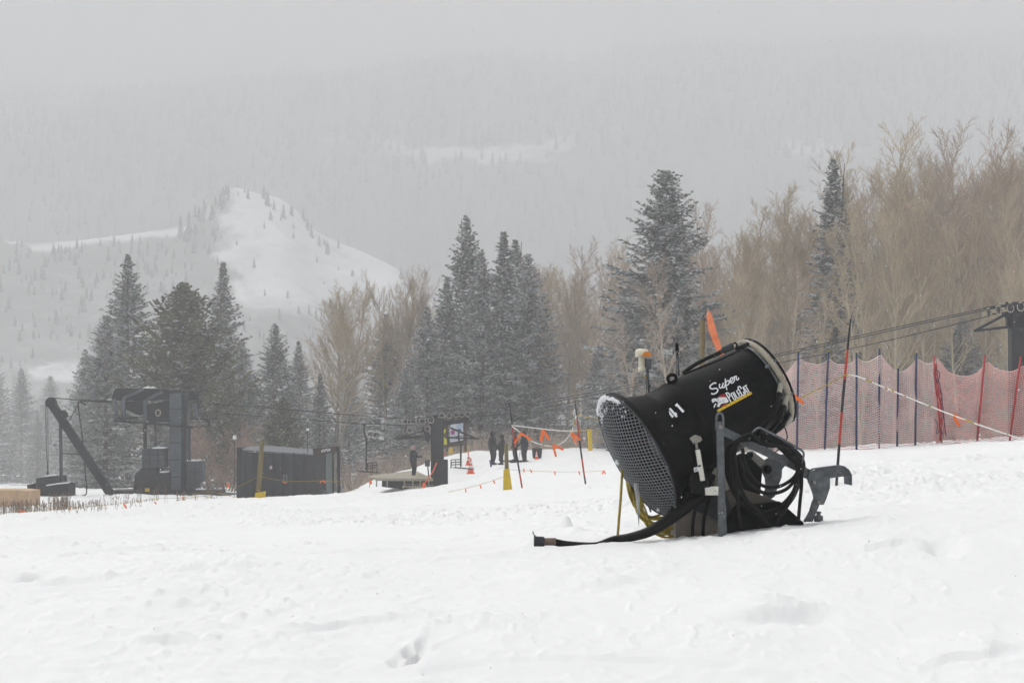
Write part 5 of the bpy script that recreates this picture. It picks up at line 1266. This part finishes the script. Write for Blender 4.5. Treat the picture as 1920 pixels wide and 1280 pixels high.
# ------------------------------------------------------------------ people
def person(px,feet,top,d,face,label,legs=(.13,.13),lean=0,arms=((.05,-.28),(.05,-.28)),jk='cloth_dark',pt='cloth_dark',hat='cloth_dark',skis=False,hood=True,bulk=1):
    H=(feet-top)/F*d/1.03; base=P(px,feet,d); o=thing('person',label,'person',base); k=H/1.75
    c,s=math.cos(face),math.sin(face)
    def L(x,y,z): return V(x*c-y*s,x*s+y*c,z)*k       # x sideways, y forward (body frame)
    vs=[];es=[];rs_=[]
    def a(p,r,par=None):
        vs.append(p); rs_.append(r*k*(1.12 if r<.1 else 1.28)); 
        if par is not None: es.append((par,len(vs)-1))
        return len(vs)-1
    pel=a(L(0,0,.93),.17*bulk); sp=a(L(0,lean*.4,1.12),.165*bulk,pel); ch=a(L(0,lean*.9,1.34),.185*bulk,sp); nk=a(L(0,lean,1.48),.075,ch); hd=a(L(0,lean+.03,1.6),.095,nk); a(L(0,lean+.02,1.68),.085,hd)
    for i,sg in enumerate((-1,1)):
        hip=a(L(.1*sg,0,.86),.12*bulk,pel); kn=a(L(legs[i]*sg,.06,.48),.085*bulk,hip); an=a(L(legs[i]*sg,0,.1),.065,kn); a(L(legs[i]*sg,.16,.05),.05,an)
        sh=a(L(.19*sg,lean*.9,1.40),.085*bulk,ch); el=a(L(.26*sg,lean+arms[i][0]*.5,1.13),.062*bulk,sh); a(L(.2*sg,lean+arms[i][0]+.1,1.13+arms[i][1]),.045,el)
    me=bpy.data.meshes.new('body'); me.from_pydata(vs,es,[]); ob=bpy.data.objects.new('body',me); COL.objects.link(ob)
    sm=ob.modifiers.new('s','SKIN'); sm.use_smooth_shade=True
    for i,v in enumerate(me.skin_vertices[0].data): v.radius=(rs_[i],rs_[i]*.9); v.use_root=(i==0)
    ss=ob.modifiers.new('u','SUBSURF'); ss.levels=2; ss.render_levels=2
    dg=bpy.context.evaluated_depsgraph_get(); m2=bpy.data.meshes.new_from_object(ob.evaluated_get(dg)); ob.modifiers.clear(); ob.data=m2; m2.name='body'
    for m in(pt,jk,'skin'): m2.materials.append(M[m])
    for p in m2.polygons:
        z=p.center.z/k; yy=(p.center.x*-s+p.center.y*c)/k-lean
        p.material_index=0 if z<.88 else 1 if z<1.5 else 2; p.use_smooth=True
    ob.parent=o; ob.location=(0,0,0)
    W[o.name]=base
    # hat or hood, gloves with five fingers
    b=MB(); hc=base+L(0,lean+.015,1.6)
    up=V(0,0,1); 
    b.lathe(hc+L(0,-.012,.01),L(0,-.12 if hood else -.05,1),[(-.1*k,.12*k),(-.04*k,.135*k),(.04*k,.135*k),(.1*k,.11*k),(.14*k,.05*k),(.145*k,0)],n=16); b.build('hat',M[hat],o)
    b=MB(); f=base+L(0,lean+.128,1.585); b.lathe(f,L(0,1,-.3),[(0,.02*k),(.014*k,.012*k),(.02*k,0)],n=8); b.build('nose',M['skin'],o)
    for i,sg in enumerate((-1,1)):
        h0=base+L(.2*sg,lean+arms[i][0]+.1,1.13+arms[i][1]); el=base+L(.26*sg,lean+arms[i][0]*.5,1.13); dr=(h0-el).normalized(); u,v=frame_of(dr)
        b=MB(); b.tube([h0-dr*.02*k,h0+dr*.03*k,h0+dr*.09*k],[.036*k,.045*k,.04*k],n=8)
        for j in range(4): q=h0+dr*.085*k+u*(j-1.5)*.02*k; b.tube([q,q+dr*.04*k,q+dr*(.065+.01*(j in(1,2)))*k+v*.02*k],[.011*k,.011*k,.008*k],n=6)
        q=h0+dr*.03*k-u*.035*k; b.tube([q,q-u*.025*k+dr*.03*k,q-u*.02*k+dr*.06*k],[.013*k,.012*k,.009*k],n=6)
        b.build('glove',M['cloth_dark'],o)
        b=MB(); fb=base+L(legs[i]*sg,.05,.05); dr=L(0,1,0).normalized(); b.tube([fb-dr*.12*k,fb,fb+dr*.1*k,fb+dr*.16*k],[.05*k,.06*k,.052*k,.04*k],n=10); b.build('boot',M['cloth_dark'],o)
    if skis:
        for i,sg in enumerate((-1,1)):
            b=MB(); p=base+L(legs[i]*sg,.05,.0); dr=L(0,1,0).normalized(); b.bar(p-dr*.75,p+dr*.7,.03,.09,up=(0,0,1)); b.bar(p+dr*.7,p+dr*.85+V(0,0,.08),.02,.08,up=(0,0,1)); tag(b.build('ski',M['pole_black']),('left' if sg<0 else 'right')+' black ski under the person '+skis,'ski','skis worn by the people')
    return o
person(775,896,833,104.5,-1.9,'person in dark clothes and a pale hat standing on the wooden platform',arms=((.22,.02),(.18,.0)),hat='hat_pale',jk='cloth_blue',hood=False,legs=(.09,.09),bulk=1.02)
person(923.5,871,806,103,-1.3,'tall person in black parka with hood, leftmost of the group',bulk=1.22,legs=(.14,.12),arms=((.2,-.18),(.12,-.24)))
person(941,871,812,104,1.9,'person in black with furry hood, facing the tall one',bulk=1.15,legs=(.1,.1),arms=((.2,-.05),(.15,-.2)))
person(966,864,807,108,1.7,'person in dark blue partly hidden behind the leaning slalom pole',jk='cloth_blue',bulk=1.05,legs=(.2,.12),skis='behind the slalom pole',arms=((.1,-.25),(.05,-.25)))
person(984,866,806,107,1.2,'person in black on skis, rightmost of the standing group',bulk=1.12,legs=(.16,.15),skis='rightmost of the group',lean=.04,arms=((.15,-.2),(.1,-.2)))
b=MB(); b.tube([P(976,841,106.6),P(972,866,106.6)],.012,n=5); tag(b.build('ski_pole',M['pole_black']),'thin ski pole standing left of the rightmost skier','ski pole')
b=MB(); b.bar(P(919,862,102.4),P(921,875,102.2),.09,.03); tag(b.build('snowboard',M['pole_blue'],bevel=.01),'dark board tip standing at the feet of the tall hooded person','snowboard')
HAZE=.0015; EXPO=0.70
# ------------------------------------------------------------------ haze, falling snow, sky, light, camera
hz=MB(); hz.box((0,400,130),(6200,4860,760))
hm=bpy.data.materials.new('haze_air'); hm.use_nodes=True; nt=hm.node_tree; nt.nodes.clear()
o=nt.nodes.new('ShaderNodeOutputMaterial'); vv=nt.nodes.new('ShaderNodeVolumePrincipled')
vv.inputs['Color'].default_value=(.97,.987,1,1); vv.inputs['Density'].default_value=HAZE; vv.inputs['Anisotropy'].default_value=0
nt.links.new(vv.outputs[0],o.inputs['Volume'])
h=hz.build('haze',hm); tag(h,'pale grey snowy air thickening with distance','haze',kind='stuff'); h.display_type='WIRE'
# falling flakes
fl=MB(); rf=random.Random(31)
for k in range(9000):
    d=4+ (rf.random()**.7)*60; px=rf.uniform(-150,2070); py=rf.uniform(-80,1290)
    p=P(px,py,d); r=rf.uniform(.0012,.0026)*(1+d/60)
    if p.z<-1.6: continue
    a=[p+Vector(c)*r for c in((1,0,0),(-1,0,0),(0,1,0),(0,-1,0),(0,0,1.3),(0,0,-1.3))]
    fl.add(a,[(0,2,4),(2,1,4),(1,3,4),(3,0,4),(2,0,5),(1,2,5),(3,1,5),(0,3,5)])
tag(fl.build('falling_snow',M['frost']),'fine snowflakes drifting through the air','snowfall',kind='stuff')
w=bpy.data.worlds.new('World'); SC.world=w; w.use_nodes=True; nt=w.node_tree; bg=nt.nodes['Background']
sk=nt.nodes.new('ShaderNodeTexSky'); sk.sky_type='NISHITA'; sk.sun_disc=False
SE=math.radians(56); SR=math.radians(318)
sk.sun_elevation=SE; sk.sun_rotation=SR; sk.air_density=1; sk.dust_density=6; sk.ozone_density=1
hs=nt.nodes.new('ShaderNodeHueSaturation'); hs.inputs['Saturation'].default_value=.22
nt.links.new(sk.outputs[0],hs.inputs['Color']); nt.links.new(hs.outputs[0],bg.inputs['Color']); bg.inputs['Strength'].default_value=.12
sl=bpy.data.lights.new('sun','SUN'); sl.energy=1.0; sl.angle=math.radians(36); sl.color=(1,.98,.95)
so=bpy.data.objects.new('sun',sl); COL.objects.link(so)
sd=Vector((math.sin(SR)*math.cos(SE),math.cos(SR)*math.cos(SE),math.sin(SE)))
so.rotation_euler=(-sd).to_track_quat('-Z','Y').to_euler()
cam=bpy.data.cameras.new('camera'); cam.sensor_width=36; cam.lens=F/1920*36; cam.shift_y=(HY-640)/1920; cam.clip_start=.1; cam.clip_end=9000
co=bpy.data.objects.new('camera',cam); COL.objects.link(co); co.rotation_euler=(math.pi/2,0,0); SC.camera=co
SC.view_settings.view_transform='Standard'; SC.view_settings.look='None'; SC.view_settings.exposure=EXPO; SC.view_settings.gamma=1
SC.cycles.use_denoising=True; SC.cycles.volume_bounces=1; SC.cycles.max_bounces=6; SC.cycles.diffuse_bounces=3
SC.cycles.transparent_max_bounces=8
for o_ in bpy.data.objects:
    if o_.type=='MESH' and o_.parent is None and o_.location.length==0 and o_.name in('trunk','crown'): bpy.data.objects.remove(o_)
